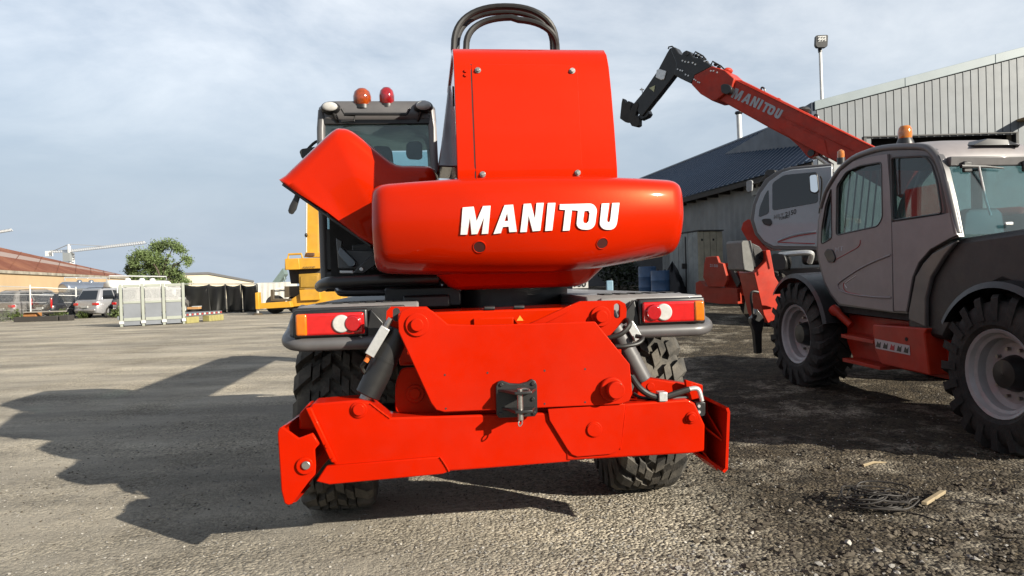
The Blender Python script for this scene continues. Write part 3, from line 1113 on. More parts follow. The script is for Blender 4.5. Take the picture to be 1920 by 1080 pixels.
def on_cw(x, y, lift):
    d = (M1.R3 @ ray(x, y)).normalized()
    loc, nor, _, _ = bvh.ray_cast(M1.c, d)
    return loc + Vector((0, -1, 0)) * lift


for poly, hole in LETTERS:
    letter_mesh(zz(poly), zz(hole) if hole else None, on_cw, 0.010, 'letter', WHITE, cw)

# boom housing: folded sheet cover over the boom foot
prof = [(0.525, 2.002), (0.485, 2.059), (0.470, 2.163), (0.472, 2.400), (0.485, 2.636), (0.505, 2.788), (0.535, 2.868), (0.590, 2.916), (0.680, 2.938), (0.850, 2.939), (1.550, 2.920), (1.550, 2.892), (0.850, 2.906), (0.700, 2.906), (0.610, 2.883), (0.565, 2.845), (0.540, 2.778), (0.520, 2.636), (0.507, 2.400), (0.507, 2.002)]
HX0, HX1 = M1.L(850, 100, 0.50).x, M1.L(1140, 100, 0.50).x
rings = []
for f_ in (0, 0.02, 0.98, 1):
    rings.append([Vector((HX0 + f_ * (HX1 - HX0 + 0.040 * (2.90 - z)), y, z)) for y, z in prof])
housing = B().loft(rings).build('boom_housing', REDG, tele, 0.004, smooth=50)
# service panel on the housing: thin proud sheet with seams and four bolts
def hy_(z):
    pts = sorted([(z_, y_) for y_, z_ in prof[:9]])
    for (za, ya), (zb_, yb) in zip(pts, pts[1:]):
        if za <= z <= zb_:
            return ya + (yb - ya) * (z - za) / (zb_ - za)
    return pts[-1][1]


def on_housing(px, py, lift=0.0):
    p = M1.L(px, py, 0.48)
    for _ in range(3):
        p = M1.L(px, py, hy_(p.z) - lift)
    return p


pn = B()
rows = []
for k in range(15):
    t = k / 14
    l = on_housing(884 + 9 * t, 120 + 224 * t, 0.004)
    r_ = on_housing(1082 + 11 * t, 122 + 218 * t, 0.004)
    rows.append([l, l + Vector((0, 0.0035, 0)), r_ + Vector((0, 0.0035, 0)), r_])
pn.loft(rows).build('service_panel', REDG, housing, 0.0015, 1, smooth=50)
sm = B()
for k in range(14):
    t0, t1 = k / 14, (k + 1) / 14
    a, b_ = on_housing(884 + 9 * t0, 120 + 224 * t0, 0.0012), on_housing(884 + 9 * t1, 120 + 224 * t1, 0.0012)
    sm.add([a + Vector((-0.006, 0, 0)), a, b_, b_ + Vector((-0.006, 0, 0))], [(0, 1, 2, 3)])
sm.build('panel_seam', DARK, housing, smooth=0)
for q in ((896, 132), (1073, 133), (905, 327), (1083, 324)):
    p = on_housing(q[0], q[1], 0.005)
    bo = B().cyl(p, p + Vector((0, -0.006, 0)), 0.018, n=20).build('washer', STEEL, housing, 0.001)
    B().cyl(p + Vector((0, -0.006, 0)), p + Vector((0, -0.018, 0)), 0.012, n=6).build('bolt', STEEL, bo, 0.001)
for q in ((873, 133), (873, 141)):
    p = on_housing(q[0], q[1], 0.0)
    B().cyl(p, p + Vector((0, -0.010, 0)), 0.011, n=6).build('bolt', REDG, housing, 0.001)
# boom and its side cheek inside the housing
b = B()
b.prism([(HX0 + 0.012, 0.56, 1.98), (HX0 + 0.012, 0.56, 2.55), (HX0 + 0.012, 0.66, 2.82), (HX0 + 0.012, 0.82, 2.89), (HX0 + 0.012, 1.6, 2.87), (HX0 + 0.012, 2.2, 2.55), (HX0 + 0.012, 2.2, 1.95)], (0.03, 0, 0))
b.prism([(HX1 - 0.042, 0.56, 1.98), (HX1 - 0.042, 0.56, 2.55), (HX1 - 0.042, 0.66, 2.82), (HX1 - 0.042, 0.82, 2.89), (HX1 - 0.042, 1.6, 2.87), (HX1 - 0.042, 2.2, 2.55), (HX1 - 0.042, 2.2, 1.95)], (0.03, 0, 0))
b.build('boom_cheek', REDG, tele, 0.006)
plate('boom_side_plate', [(846, 112), (841, 160), (836, 205), (830, 255), (821, 312), (858, 314), (858, 112)], 1.35, 0.6, mat('grey_gloss_steel', (0.20, 0.20, 0.21), rough=0.15, metal=0.7, var=0.1), tele, bevel=0.01)
B().box((HX0 + 0.003, 0.78, 2.62), (HX0 + 0.011, 0.82, 2.74)).build('cheek_slot', DARK, tele)
b = B()
b.box((0.02, 1.2, 2.32), (0.52, 8.0, 2.86))
b.build('boom', RED, tele, 0.03)
b = B()
b.box((0.06, 8.0, 2.36), (0.48, 8.5, 2.80))
b.box((0.0, 8.3, 1.6), (0.54, 8.55, 2.5))
b.build('boom_head', BLACK, tele, 0.02)
# hose loop above the housing
for k, (xa, ya, xb, yb, top, y0) in enumerate(((851, 92, 1043, 92, 12, 1.0), (857, 92, 1036, 92, 23, 1.10), (874, 92, 1044, 92, 33, 0.94))):
    pts = []
    for j in range(25):
        a = PI * j / 24
        cxp, hwp = (xa + xb) / 2, (xb - xa) / 2
        ytop = ya - (ya - top) * (math.sin(a) ** 0.75)
        pts.append(M1.L(cxp - hwp * math.copysign(abs(math.cos(a)) ** 0.9, math.cos(a)), ytop + (4 if k == 2 and j > 12 else 0), y0 + 0.05 * math.sin(2 * a)))
    pts = [pts[0] + Vector((0.01, 0, -0.15))] + pts + [pts[-1] + Vector((0, 0, -0.15))]
    B().tube(pts, 0.0215 if k != 1 else 0.018, 10).build('boom_hose', HOSE, tele)

# --- engine hood, standing open
outer = [(528, 343), (535, 329), (580, 286), (623, 246), (641, 241), (659, 246), (685, 265), (711, 287), (743, 309), (781, 311), (813, 318), (813, 370), (760, 445), (700, 462), (610, 398)]
inner = [(541, 349), (551, 341), (590, 304), (626, 264), (641, 258), (655, 263), (678, 281), (702, 302), (736, 326), (781, 330), (804, 335), (804, 370), (757, 440), (700, 458), (615, 398)]
mid_ = [((a[0] * 0.8 + b_[0] * 0.2), (a[1] * 0.8 + b_[1] * 0.2)) for a, b_ in zip(outer, inner)]
rings = [crv(P1(inner, 0.98), 3, True), crv(P1(mid_, 1.01), 3, True), crv(P1(outer, 1.09), 3, True), [p + Vector((0.02, 0, -0.01)) for p in crv(P1(outer, 1.75), 3, True)]]
hood = B().loft(rings).build('engine_hood', REDG, tele, smooth=70)
a, b_ = M1.L(531, 343, 1.0), M1.L(697, 460, 1.0)
dv = (b_ - a)
nrm = Vector((dv.z, 0, -dv.x)).normalized()
if nrm.z > 0:
    nrm = -nrm
B().prism([a, b_, b_ + nrm * 0.018, a + nrm * 0.018], (0, 0.72, 0)).build('hood_seal', BLACK, hood, 0.004)
plate('hood_latch', [(528, 336), (536, 330), (553, 343), (560, 352), (546, 356), (530, 345)], 1.04, 0.10, BLACK, hood, rnd=0.02)
B().loft([rpoly([M1.L(x0, y0, 1.03), M1.L(x1, y1, 1.03), M1.L(x1, y1, 1.07), M1.L(x0, y0, 1.07)], 0.01, 2) for (x0, y0, x1, y1) in ((556, 356, 566, 360), (551, 370, 561, 376), (543, 385, 556, 393), (540, 395, 550, 401), (542, 400, 547, 402))]).build('hood_handle', BLACK, hood)

# --- engine bay below the hood
bay = B()
bay.box((-1.15, 1.75, 1.55), (-0.3, 1.95, 2.25))
bay.build('engine_bay_wall', DARK, tele)
plate('engine_bracket', [(630, 446), (642, 452), (640, 468), (700, 470), (700, 505), (634, 503)], 1.45, 0.04, mat('grey_bracket', (0.16, 0.17, 0.18), rough=0.4, metal=0.3), tele)
plate('battery_tray', [(633, 476), (638, 461), (667, 490), (666, 498), (655, 502)], 1.30, 0.12, mat('blue_grey_steel', (0.20, 0.24, 0.28), rough=0.35, metal=0.4), tele, rnd=0.02)
plate('engine_block', [(660, 460), (700, 455), (730, 505), (662, 505)], 1.55, 0.15, mat('engine_grey', (0.10, 0.105, 0.11), rough=0.5), tele)
sup = plate('hood_stay', [(661, 513), (668, 504), (700, 476), (712, 492), (682, 513)], 1.02, 0.03, BLACK, tele)
disc(678, 505, 1.02, 0.014, 0.012, ZINC, 'bolt', sup)
plate('bay_sill', [(637, 507), (663, 507), (663, 513), (637, 513)], 1.1, 0.06, ZINC, tele)
# black guard tubes under the hood
B().tube(crv([M1.L(822, 522, 0.80), M1.L(720, 525, 0.80), M1.L(640, 529, 0.80), M1.L(615, 530, 0.85), M1.L(604, 534, 1.0), M1.L(600, 538, 1.25), M1.L(607, 536, 1.5)], 6), 0.036, 14).build('guard_tube', BLACK, tele)
B().tube(crv([M1.L(760, 548, 1.0), M1.L(700, 549, 1.0), M1.L(645, 550, 1.0), M1.L(636, 546, 1.1), M1.L(640, 543, 1.3), M1.L(700, 541, 1.4)], 6), 0.022, 12).build('guard_tube', BLACK, tele)

# --- cab
CX0, CX1, CY0, CY1, CZ0, CZ1 = -1.265, -0.315, 2.10, 3.55, 1.45, 2.95
cab = B()
cab.box((CX0, CY0, CZ0), (CX1, CY1, 1.62))
cabo = cab.build('cab', BLACK, tele, 0.03)
for (x, y, m_) in ((CX0 + 0.03, CY0 + 0.03, CHAR), (CX1 - 0.035, CY0 + 0.03, GREY), (CX0 + 0.03, CY1 - 0.04, CHAR), (CX1 - 0.03, CY1 - 0.04, CHAR)):
    fx = 0.03 if x < -0.8 else -0.03
    B().tube([(x - fx * 0.3, y, 1.55), (x - fx * 0.3, y, 2.2), (x, y, 2.75), (x + fx * 0.4, y + (0.02 if y < 3 else -0.15), 2.90)], 0.034, 12).build('cab_post', m_, cabo)
roof = B().loft([rpoly([(CX0 + o_, CY0 + o_, z), (CX1 - o_, CY0 + o_, z), (CX1 - o_, CY1 - 0.1 - o_, z), (CX0 + o_, CY1 - 0.1 - o_, z)], 0.12) for z, o_ in ((2.80, 0.03), (2.83, 0.0), (2.93, 0.005), (2.975, 0.04), (2.99, 0.12))]).build('cab_roof', CHAR, cabo, smooth=50)
B().box((CX0 + 0.03, CY0 + 0.01, 2.78), (CX1 - 0.03, CY0 + 0.06, 2.86)).build('window_frame', BLACK, cabo, 0.01)
B().box((CX0 + 0.03, CY0 + 0.01, 1.62), (CX1 - 0.03, CY0 + 0.05, 1.95)).build('cab_back_panel', BLACK, cabo, 0.01)
B().box((CX0 + 0.06, CY0 + 0.03, 1.95), (CX1 - 0.06, CY0 + 0.036, 2.79)).build('rear_window', GLASS, cabo, smooth=0)
B().box((CX0 + 0.06, CY1 - 0.06, 1.70), (CX1 - 0.06, CY1 - 0.055, 2.80)).build('windscreen', GLASS, cabo, smooth=0)
B().box((CX0 + 0.02, CY0 + 0.08, 1.62), (CX0 + 0.026, CY1 - 0.1, 2.80)).build('side_window', GLASSD, cabo, smooth=0)
B().box((CX1 - 0.026, CY0 + 0.08, 1.62), (CX1 - 0.02, CY1 - 0.1, 2.80)).build('side_window', GLASSD, cabo, smooth=0)
b = B()
b.box((-1.05, 2.45, 1.62), (-0.55, 2.95, 1.85))
b.loft([rpoly([(-1.05 + o_, 2.40, z), (-0.55 - o_, 2.40, z), (-0.55 - o_, 2.52, z), (-1.05 + o_, 2.52, z)], 0.04) for z, o_ in ((1.8, 0.02), (2.0, 0.0), (2.22, 0.03), (2.25, 0.08))])
b.loft([rpoly([M1.L(x, y, 2.42) for x, y in ((700, 275), (706, 273), (728, 274), (735, 282), (738, 310), (700, 310))], 0.03), [p + Vector((0, 0.09, 0)) for p in rpoly([M1.L(x, y, 2.42) for x, y in ((700, 275), (706, 273), (728, 274), (735, 282), (738, 310), (700, 310))], 0.03)]])
b.build('seat', DGREY, cabo, 0.01)
plate('inside_mirror', [(762, 270), (768, 265), (786, 264), (792, 270), (792, 296), (786, 299), (766, 298), (761, 290)], 2.25, 0.03, BLACK, cabo, rnd=0.03)
# roof lights and beacons
for q in ((619, 201), (794, 199)):
    c = M1.L(q[0], q[1], 2.06)
    lp_ = B().ell((0, 0, 0), (0.078, 0.05, 0.052), 20, 10, Matrix.Translation(c + Vector((0, 0.03, 0)))).build('work_lamp', BLACK, cabo)
    B().ell((0, 0, 0), (0.060, 0.020, 0.037), 20, 8, Matrix.Translation(c + Vector((0, -0.024, 0)))).build('lamp_lens', LWHT, lp_)
    B().cyl(c + Vector((0.02 if q[0] < 700 else -0.02, 0.02, -0.04)), c + Vector((0.05 if q[0] < 700 else -0.05, 0.06, -0.11)), 0.014, n=8).build('lamp_bracket', BLACK, lp_)
for q, m_, r_ in (((679, 182), 'amber', 0.074), ((725, 180), 'red', 0.062)):
    c = M1.L(q[0], q[1], 2.16)
    bm_ = mat('amber_beacon', (0.42, 0.065, 0.006), rough=0.08, coat=1, var=0.35, scale=25) if m_ == 'amber' else mat('red_beacon', (0.40, 0.008, 0.012), rough=0.08, coat=1, var=0.35, scale=25)
    bc = B().loft([[c + Vector((rr * math.cos(2 * PI * k / 20), rr * math.sin(2 * PI * k / 20), z)) for k in range(20)] for z, rr in ((-0.075, r_ * 0.75), (-0.05, r_ * 0.95), (0, r_), (0.04, r_ * 0.85), (0.065, r_ * 0.5), (0.072, r_ * 0.1))]).build('beacon', bm_, cabo)
    B().cyl(c + Vector((0, 0, -0.10)), c + Vector((0, 0, -0.07)), r_ * 0.95, n=20).build('beacon_base', BLACK, bc)
B().tube([M1.L(641, 204, 2.04), M1.L(646, 214, 2.04), M1.L(762, 214, 2.04), M1.L(768, 204, 2.04)], 0.012, 8).build('roof_bar', BLACK, cabo)
B().box((-0.99, 2.11, 2.86), (-0.60, 2.125, 2.92)).build('roof_plate', DGREY, cabo, 0.004)
B().tube([M1.L(645, 215, 2.05), M1.L(665, 216, 2.05), M1.L(664, 226, 2.05), M1.L(640, 228, 2.05)], 0.01, 8).build('wiper_arm', BLACK, cabo)
# outside mirror on the left
B().tube(crv([M1.L(612, 262, 2.3), M1.L(592, 266, 2.3), M1.L(575, 282, 2.3)], 4), 0.012, 8).build('mirror_arm', BLACK, cabo)
plate('outside_mirror', [(561, 284), (565, 279), (596, 274), (598, 290), (566, 298)], 2.25, 0.05, BLACK, cabo, rnd=0.02)

# ------------------------------------------------------------------ lettering helper
def text_on(s, quad, fn, m, name, parent, bold=0.0, dep=0.003):
    """flat lettering: quad = photo pixels of the text box (tl, tr, br, bl), fn(px, py) -> point"""
    cu = bpy.data.curves.new(name, 'FONT')
    cu.body = s
    cu.offset = bold
    o = bpy.data.objects.new(name, cu)
    COL.objects.link(o)
    dg = bpy.context.evaluated_depsgraph_get()
    me = bpy.data.meshes.new_from_object(o.evaluated_get(dg))
    bpy.data.objects.remove(o)
    bpy.data.curves.remove(cu)
    xs_ = [v.co.x for v in me.vertices]
    ys_ = [v.co.y for v in me.vertices]
    x0, x1, y0, y1 = min(xs_), max(xs_), min(ys_), max(ys_)
    tl, tr, br, bl = quad
    for v in me.vertices:
        u, w = (v.co.x - x0) / (x1 - x0), (y1 - v.co.y) / (y1 - y0)
        px = (tl[0] * (1 - u) + tr[0] * u) * (1 - w) + (bl[0] * (1 - u) + br[0] * u) * w
        py = (tl[1] * (1 - u) + tr[1] * u) * (1 - w) + (bl[1] * (1 - u) + br[1] * u) * w
        v.co = fn(px, py)
    me.materials.append(m)
    o = bpy.data.objects.new(name, me)
    COL.objects.link(o)
    o.parent = parent
    return o


# ------------------------------------------------------------------ grey telehandler on the right
M2 = Frame((3.81, 5.9, 0.0), math.radians(6.8), math.radians(1.75))
mt = empty('telehandler', M2.M, 'grey and red telehandler with an amber roof beacon, cut off by the right edge', 'telehandler')


def X2(pts, x):
    return [M2.X(a, c, x) for a, c in pts]


def splate(name, pts, x, th, m, parent, bevel=0.006, holes=None, rnd=0, sm=0):
    q = X2(pts, x)
    if sm:
        q = crv(q, sm, True)
    if rnd:
        q = rpoly(q, rnd)
    hs = [rpoly(X2(h, x), 0.04, 3) for h in holes] if holes else None
    return B().prism(q, (th, 0, 0), hs).build(name, m, parent, 0 if holes else bevel)


for y_ in (0, 3.22):
    make_wheel(mt, (0.23, y_, 0.635), 0.64, 0.46, 0.345, 'chevron', -1, RUBD, RIM)
    make_wheel(mt, (2.05, y_, 0.635), 0.64, 0.46, 0.345, 'chevron', 1, RUBD, RIM)
b = B()
b.box((0.75, -1.0, 0.55), (1.55, 4.3, 0.95))
for y_ in (0, 3.22):
    b.cyl((0.3, y_, 0.635), (2.0, y_, 0.635), 0.12)
b.build('chassis', REDOLD, mt, 0.01)
# side outline of the cab, traced on its side plane
SX = 0.13
outl = [(1531, 470), (1532, 440), (1534, 412), (1540, 385), (1549, 360), (1560, 338), (1574, 318), (1597, 298), (1625, 285), (1655, 277), (1695, 273), (1733, 273), (1750, 280), (1762, 293), (1772, 320), (1785, 376), (1798, 444), (1780, 450), (1745, 470), (1725, 492), (1713, 520), (1701, 588), (1674, 586), (1572, 572), (1556, 552), (1545, 530), (1536, 497)]
wdoor = [(1568, 441), (1569, 349), (1587, 322), (1612, 311), (1653, 304), (1655, 408), (1646, 424)]
wquart = [(1540, 458), (1541, 428), (1548, 385), (1559, 352), (1560, 447)]
wrear = [(1674, 413), (1671, 296), (1734, 293), (1746, 306), (1757, 340), (1766, 400)]
cab2 = splate('cab_frame', outl, SX, 0.05, CHAR, mt, holes=[wdoor, wquart, wrear])
cabr = [p + Vector((0.97, 0, 0)) for p in X2(outl, SX)]
hsr = [[p + Vector((0.97, 0, 0)) for p in rpoly(X2(h, SX), 0.04, 3)] for h in (wdoor, wquart, wrear)]
B().prism(cabr, (0.05, 0, 0), hsr).build('cab_frame', CHAR, mt)
# thick rounded roof edge and rear post on the near side
B().tube(crv(X2([(1541, 390), (1550, 360), (1562, 338), (1576, 318), (1599, 298), (1627, 286), (1657, 278), (1695, 275), (1733, 276), (1748, 284), (1760, 300), (1770, 328), (1783, 380), (1796, 438)], SX + 0.01), 3), 0.034, 12).build('roof_edge', CHAR, cab2)
door = splate('door', [(1534, 470), (1536, 412), (1551, 362), (1576, 321), (1600, 303), (1630, 294), (1663, 289), (1668, 350), (1671, 412), (1674, 584), (1574, 569), (1558, 550), (1547, 528), (1538, 495)], SX - 0.022, 0.02, GREY, mt, holes=[wdoor, wquart])
splate('rear_side_panel', [(1672, 417), (1768, 402), (1783, 398), (1794, 441), (1780, 447), (1743, 468), (1722, 492), (1710, 520), (1699, 584), (1676, 583)], SX - 0.022, 0.02, GREY, mt, bevel=0.004)
for wpts, nm in ((wdoor, 'door_window'), (wquart, 'quarter_window'), (wrear, 'side_window')):
    B().prism(X2(wpts, SX + 0.02), (0.005, 0, 0)).build(nm, glass('cab_side_glass', (0.62, 0.70, 0.70), 1.1, 0.92), door if nm != 'side_window' else cab2, smooth=0)
    # rubber seal
    q = rpoly(X2(wpts, SX - 0.020), 0.04, 3)
    B().tube(q + [q[0]], 0.009, 6, False).build('window_seal', BLACK, door if nm != 'side_window' else cab2)
    B().prism([p + Vector((0.98, 0, 0)) for p in X2(wpts, SX)], (0.005, 0, 0)).build(nm, glass('cab_side_glass'), cab2, smooth=0)
# pressed swage lines on the door
def swage(pts, r, m, parent, x=SX - 0.024):
    return B().tube(crv(X2(pts, x), 5), r, 8).build('pressed_line', m, parent)


swage([(1571, 534), (1577, 527), (1610, 505), (1640, 490), (1670, 478)], 0.010, GREY, door)
swage([(1571, 536), (1576, 545), (1600, 552), (1640, 557), (1671, 558)], 0.010, GREY, door)
swage([(1588, 540), (1584, 533), (1590, 527), (1605, 517)], 0.004, WHITE, door)
swage([(1582, 530), (1582, 540), (1590, 548), (1620, 554)], 0.004, mat('red_pinstripe', (0.45, 0.03, 0.03)), door)
swage([(1568, 486), (1590, 474), (1610, 462), (1613, 450)], 0.004, mat('red_pinstripe', (0.45, 0.03, 0.03)), door)
h_ = splate('door_handle', [(1544, 475), (1550, 466), (1560, 468), (1566, 484), (1563, 492), (1552, 492)], SX - 0.036, 0.016, BLACK, door, rnd=0.03)
text_on('MT', [(1566, 464), (1581, 461), (1581, 470), (1566, 473)], lambda a, c: M2.X(a, c, SX - 0.0245), SGREY, 'door_lettering', door, 0.01)
# roof skin, front and rear glass between the two sides
top = X2([(1574, 318), (1597, 298), (1625, 285), (1655, 277), (1695, 273), (1733, 273), (1755, 284), (1765, 300)], SX)
rows = []
for i, p in enumerate(top):
    row = []
    for k in range(9):
        t = k / 8
        crown = 0.045 * math.sin(PI * t) ** 0.6 * (1 if 2 <= i <= 6 else 0.35)
        row.append(p + Vector((0.02 + 0.98 * t, 0, crown)))
    rows.append(row + [q - Vector((0, 0, 0.03)) for q in reversed(row)])
B().loft(rows).build('cab_roof', GREY, cab2, smooth=50)
ra, rb = M2.X(1770, 312, SX), M2.X(1797, 440, SX)
rwin = B().hexa([ra + Vector((0.06, 0, 0)), ra + Vector((0.98, 0, 0)), rb + Vector((0.98, 0, 0)), rb + Vector((0.06, 0, 0)),
                 ra + Vector((0.06, 0.006, 0)), ra + Vector((0.98, 0.006, 0)), rb + Vector((0.98, 0.006, 0)), rb + Vector((0.06, 0.006, 0))]).build('rear_window', glass('cab_rear_glass', (0.62, 0.80, 0.84), 1.2, 0.92), cab2, smooth=0)
b = B()
rt, rt2 = ra + Vector((0, -0.01, 0.0)), ra + Vector((0, -0.02, 0.085))
b.hexa([rt + Vector((0.05, 0, 0)), rt + Vector((1.0, 0, 0)), rt + Vector((1.0, 0.06, 0)), rt + Vector((0.05, 0.06, 0)), rt2 + Vector((0.05, 0, 0)), rt2 + Vector((1.0, 0, 0)), rt2 + Vector((1.0, 0.06, 0)), rt2 + Vector((0.05, 0.06, 0))])
b.build('rear_header', CHAR, cab2, 0.01)
for kx in (0.2, 0.78):
    p = ra + Vector((kx, -0.035, 0.0))
    B().box(p + Vector((-0.045, -0.01, -0.06)), p + Vector((0.045, 0.02, 0.04))).build('window_hinge', BLACK, cab2, 0.012)
wp = M2.L(1802, 312, ra.y - 0.05)
B().tube([wp, wp + Vector((0.25, 0.01, -0.005)), wp + Vector((0.42, 0.01, -0.02))], [0.018, 0.012, 0.006], 8).build('wiper', BLACK, cab2)
B().tube([wp + Vector((0.17, 0.0, 0)), wp + Vector((0.23, -0.01, -0.30)), wp + Vector((0.27, -0.02, -0.44))], 0.010, 8).build('wiper_arm', ZINC, cab2)
B().box(rb + Vector((0.42, -0.03, 0.07)), rb + Vector((0.50, -0.01, 0.10))).build('window_latch', ZINC, cab2, 0.008)
# black roof spoiler at the right
b = B()
sp_ = M2.L(1832, 272, ra.y + 0.05)
b.loft([[sp_ + Vector((x, y, z)) for y, z in ((0, 0), (0.35, 0.0), (0.35, 0.05 + 0 * x), (0.02, zt))] for x, zt in ((-0.02, 0.005), (0.12, 0.06), (0.32, 0.05), (0.42, -0.02))]).build('roof_spoiler', BLACK, cab2, 0.01)
fa, fb = M2.X(1574, 320, SX), M2.X(1533, 465, SX)
B().hexa([fa + Vector((0.06, 0, 0)), fa + Vector((0.96, 0, 0)), fb + Vector((0.96, 0, 0)), fb + Vector((0.06, 0, 0)),
          fa + Vector((0.06, 0.006, 0)), fa + Vector((0.96, 0.006, 0)), fb + Vector((0.96, 0.006, 0)), fb + Vector((0.06, 0.006, 0))]).build('windscreen', glass('cab_side_glass'), cab2, smooth=0)
# window guard bars behind the door glass
for k in range(6):
    pa, pb = M2.X(1582 + k * 13, 322 - k * 2, 0.9), M2.X(1570 + k * 13, 440 - k * 3, 0.9)
    B().tube([pa, pb], 0.010, 6).build('guard_bar', BLACK, cab2)
# inside: floor, seat, steering column, rear shelf
y0c, y1c = rb.y, fb.y
b = B()
b.box((SX + 0.06, y0c + 0.02, 0.95), (SX + 0.95, y1c - 0.02, 1.02))
b.build('cab_floor', DARK, cab2)
b = B()
b.box((0.35, y0c + 0.35, 1.02), (0.85, y0c + 0.85, 1.42))
b.loft([rpoly([(0.36 + o_, y0c + 0.28, z), (0.84 - o_, y0c + 0.28, z), (0.84 - o_, y0c + 0.40, z), (0.36 + o_, y0c + 0.40, z)], 0.04) for z, o_ in ((1.35, 0.02), (1.7, 0), (1.95, 0.04), (2.0, 0.1))])
b.build('seat', DGREY, cab2, 0.02)
b = B()
sc = Vector((0.62, y1c - 0.45, 1.62))
b.tube([sc + Vector((0.17 * math.cos(2 * PI * k / 20), 0.10 * math.sin(2 * PI * k / 20), 0.13 * math.sin(2 * PI * k / 20))) for k in range(21)], 0.013, 8)
b.cyl(sc, (0.62, y1c - 0.2, 1.1), 0.03)
b.build('steering_wheel', BLACK, cab2)
# beacon
bp = M2.X(1697, 270, SX + 0.12)
bc = B().loft([[bp + Vector((rr * math.cos(2 * PI * k / 20), rr * math.sin(2 * PI * k / 20), z)) for k in range(20)] for z, rr in ((0.055, 0.062), (0.10, 0.066), (0.15, 0.060), (0.175, 0.045), (0.182, 0.01))]).build('beacon', mat('amber_beacon_bright', (0.75, 0.22, 0.01), rough=0.08, coat=1, var=0.3, scale=25), mt)
B().loft([[bp + Vector((rr * math.cos(2 * PI * k / 20), rr * math.sin(2 * PI * k / 20), z)) for k in range(20)] for z, rr in ((-0.02, 0.085), (0.01, 0.08), (0.055, 0.062))]).build('beacon_base', BLACK, bc)
# rear body
body = splate('engine_cover', [(1700, 600), (1712, 520), (1724, 492), (1745, 471), (1796, 447), (1920, 428), (2080, 440), (2140, 560), (2100, 640), (2040, 610), (1960, 560), (1880, 530), (1810, 560), (1770, 640), (1700, 620)], SX + 0.03, 2.0, DGREY, mt, bevel=0.05)
splate('wheel_arch_panel', [(1703, 585), (1716, 518), (1730, 494), (1748, 474), (1793, 451), (1770, 480), (1745, 520), (1735, 560), (1735, 614), (1703, 600)], SX - 0.015, 0.044, CHAR, mt, bevel=0.012)
body.data.materials[0] = DGREY


def wheel_fender(y, a0, a1, R, x0, x1, nm):
    rings = []
    for k in range(17):
        a = math.radians(a0 + (a1 - a0) * k / 16)
        c_, s_ = math.cos(a), math.sin(a)
        rings.append([Vector((x, y + rr * c_, 0.635 + rr * s_)) for x, rr in ((x0, R - 0.05), (x0 + 0.02, R), (x1, R + 0.02), (x1, R), (x0 + 0.03, R - 0.02))])
    return B().loft(rings).build(nm, BLACK, mt, smooth=50)


wheel_fender(0, 30, 125, 0.74, 0.0, 0.5, 'rear_fender')
wheel_fender(3.22, 40, 165, 0.74, 0.0, 0.55, 'front_fender')
# red chassis side, steps, tank
splate('chassis_side', [(1588, 588), (1735, 606), (1790, 618), (1780, 712), (1742, 704), (1600, 672), (1588, 640)], 0.30, 0.3, REDOLD, mt)
splate('tank_box', [(1637, 608), (1737, 616), (1733, 626), (1743, 704), (1652, 683), (1640, 655), (1635, 614)], 0.10, 0.25, REDOLD, mt, bevel=0.012)
for s_ in ([(1577, 626), (1637, 638), (1637, 645), (1577, 633)], [(1579, 671), (1650, 688), (1650, 694), (1580, 678)]):
    st = splate('step', s_, 0.10, 0.24, REDOLD, mt, bevel=0.004)
pa, pb = M2.X(1561, 578, 0.12), M2.X(1596, 610, 0.2)
B().tube([pa - (pb - pa) * 0.05, pa, pa + (pb - pa) * 0.2, pa + (pb - pa) * 0.35, pb], [0.03, 0.055, 0.06, 0.042, 0.04], 14).build('step_tube', REDOLD, mt)
stk = splate('warning_strip', [(1640, 635), (1705, 648), (1706, 666), (1642, 653)], 0.094, 0.004, mat('sticker_white', (0.55, 0.52, 0.53), rough=0.5, var=0.05), mt, bevel=0)
for k in range(5):
    px = 1646 + k * 13
    py = 645 + k * 2.6
    pts = [(px - 4, py + 5), (px - 1, py - 5), (px + 2, py), (px + 5, py - 4), (px + 4, py + 7)]
    splate('pictogram', pts, 0.091, 0.003, mat('pictogram_red', (0.5, 0.03, 0.04)) if k == 2 else BLACK, stk, bevel=0)
c = M2.X(1699, 636, 0.095)
B().cyl(c, c + Vector((0.01, 0, 0)), 0.02, n=12).build('drain_hole', DARK, mt)
# boom at the far side and the head in front
b = B()
b.prism([(1.25, -1.0, 1.75), (1.25, 3.6, 1.22), (1.25, 4.0, 0.95), (1.25, 4.15, 0.6), (1.25, 3.9, 0.6), (1.25, 3.5, 0.85), (1.25, -1.0, 1.35)], (0.4, 0, 0))
b.build('boom', REDOLD, mt, 0.02)


def P2(name, pts, y, th, m, bevel=0.008, rnd=0, parent=None):
    return plate(name, pts, y, th, m, parent or mt, fr=M2, bevel=bevel, rnd=rnd)


P2('boom_head', [(1414, 512), (1436, 490), (1436, 469), (1444, 469), (1453, 518), (1466, 540), (1452, 600), (1440, 606), (1432, 590)], 4.15, 0.5, REDOLD)
P2('carriage', [(1390, 455), (1393, 451), (1408, 451), (1411, 460), (1414, 506), (1410, 510), (1394, 506)], 4.05, 0.5, mat('grey_worn_steel', (0.20, 0.20, 0.19), rough=0.55, var=0.25, dust=0.2))
P2('carriage_web', [(1409, 455), (1424, 462), (1436, 478), (1436, 490), (1416, 508), (1411, 490)], 4.25, 0.4, DGREY)
cc = M2.L(1430, 480, 4.24)
B().cyl(cc, cc + Vector((0, -0.02, 0)), 0.05, n=16).build('carriage_pin', BLACK, mt)
B().tube(crv([M2.L(1422, 548, 4.1), M2.L(1411, 547, 4.1), M2.L(1408, 556, 4.1), M2.L(1410, 575, 4.1), M2.L(1414, 600, 4.1)], 5), 0.018, 8).build('hose', HOSE, mt)
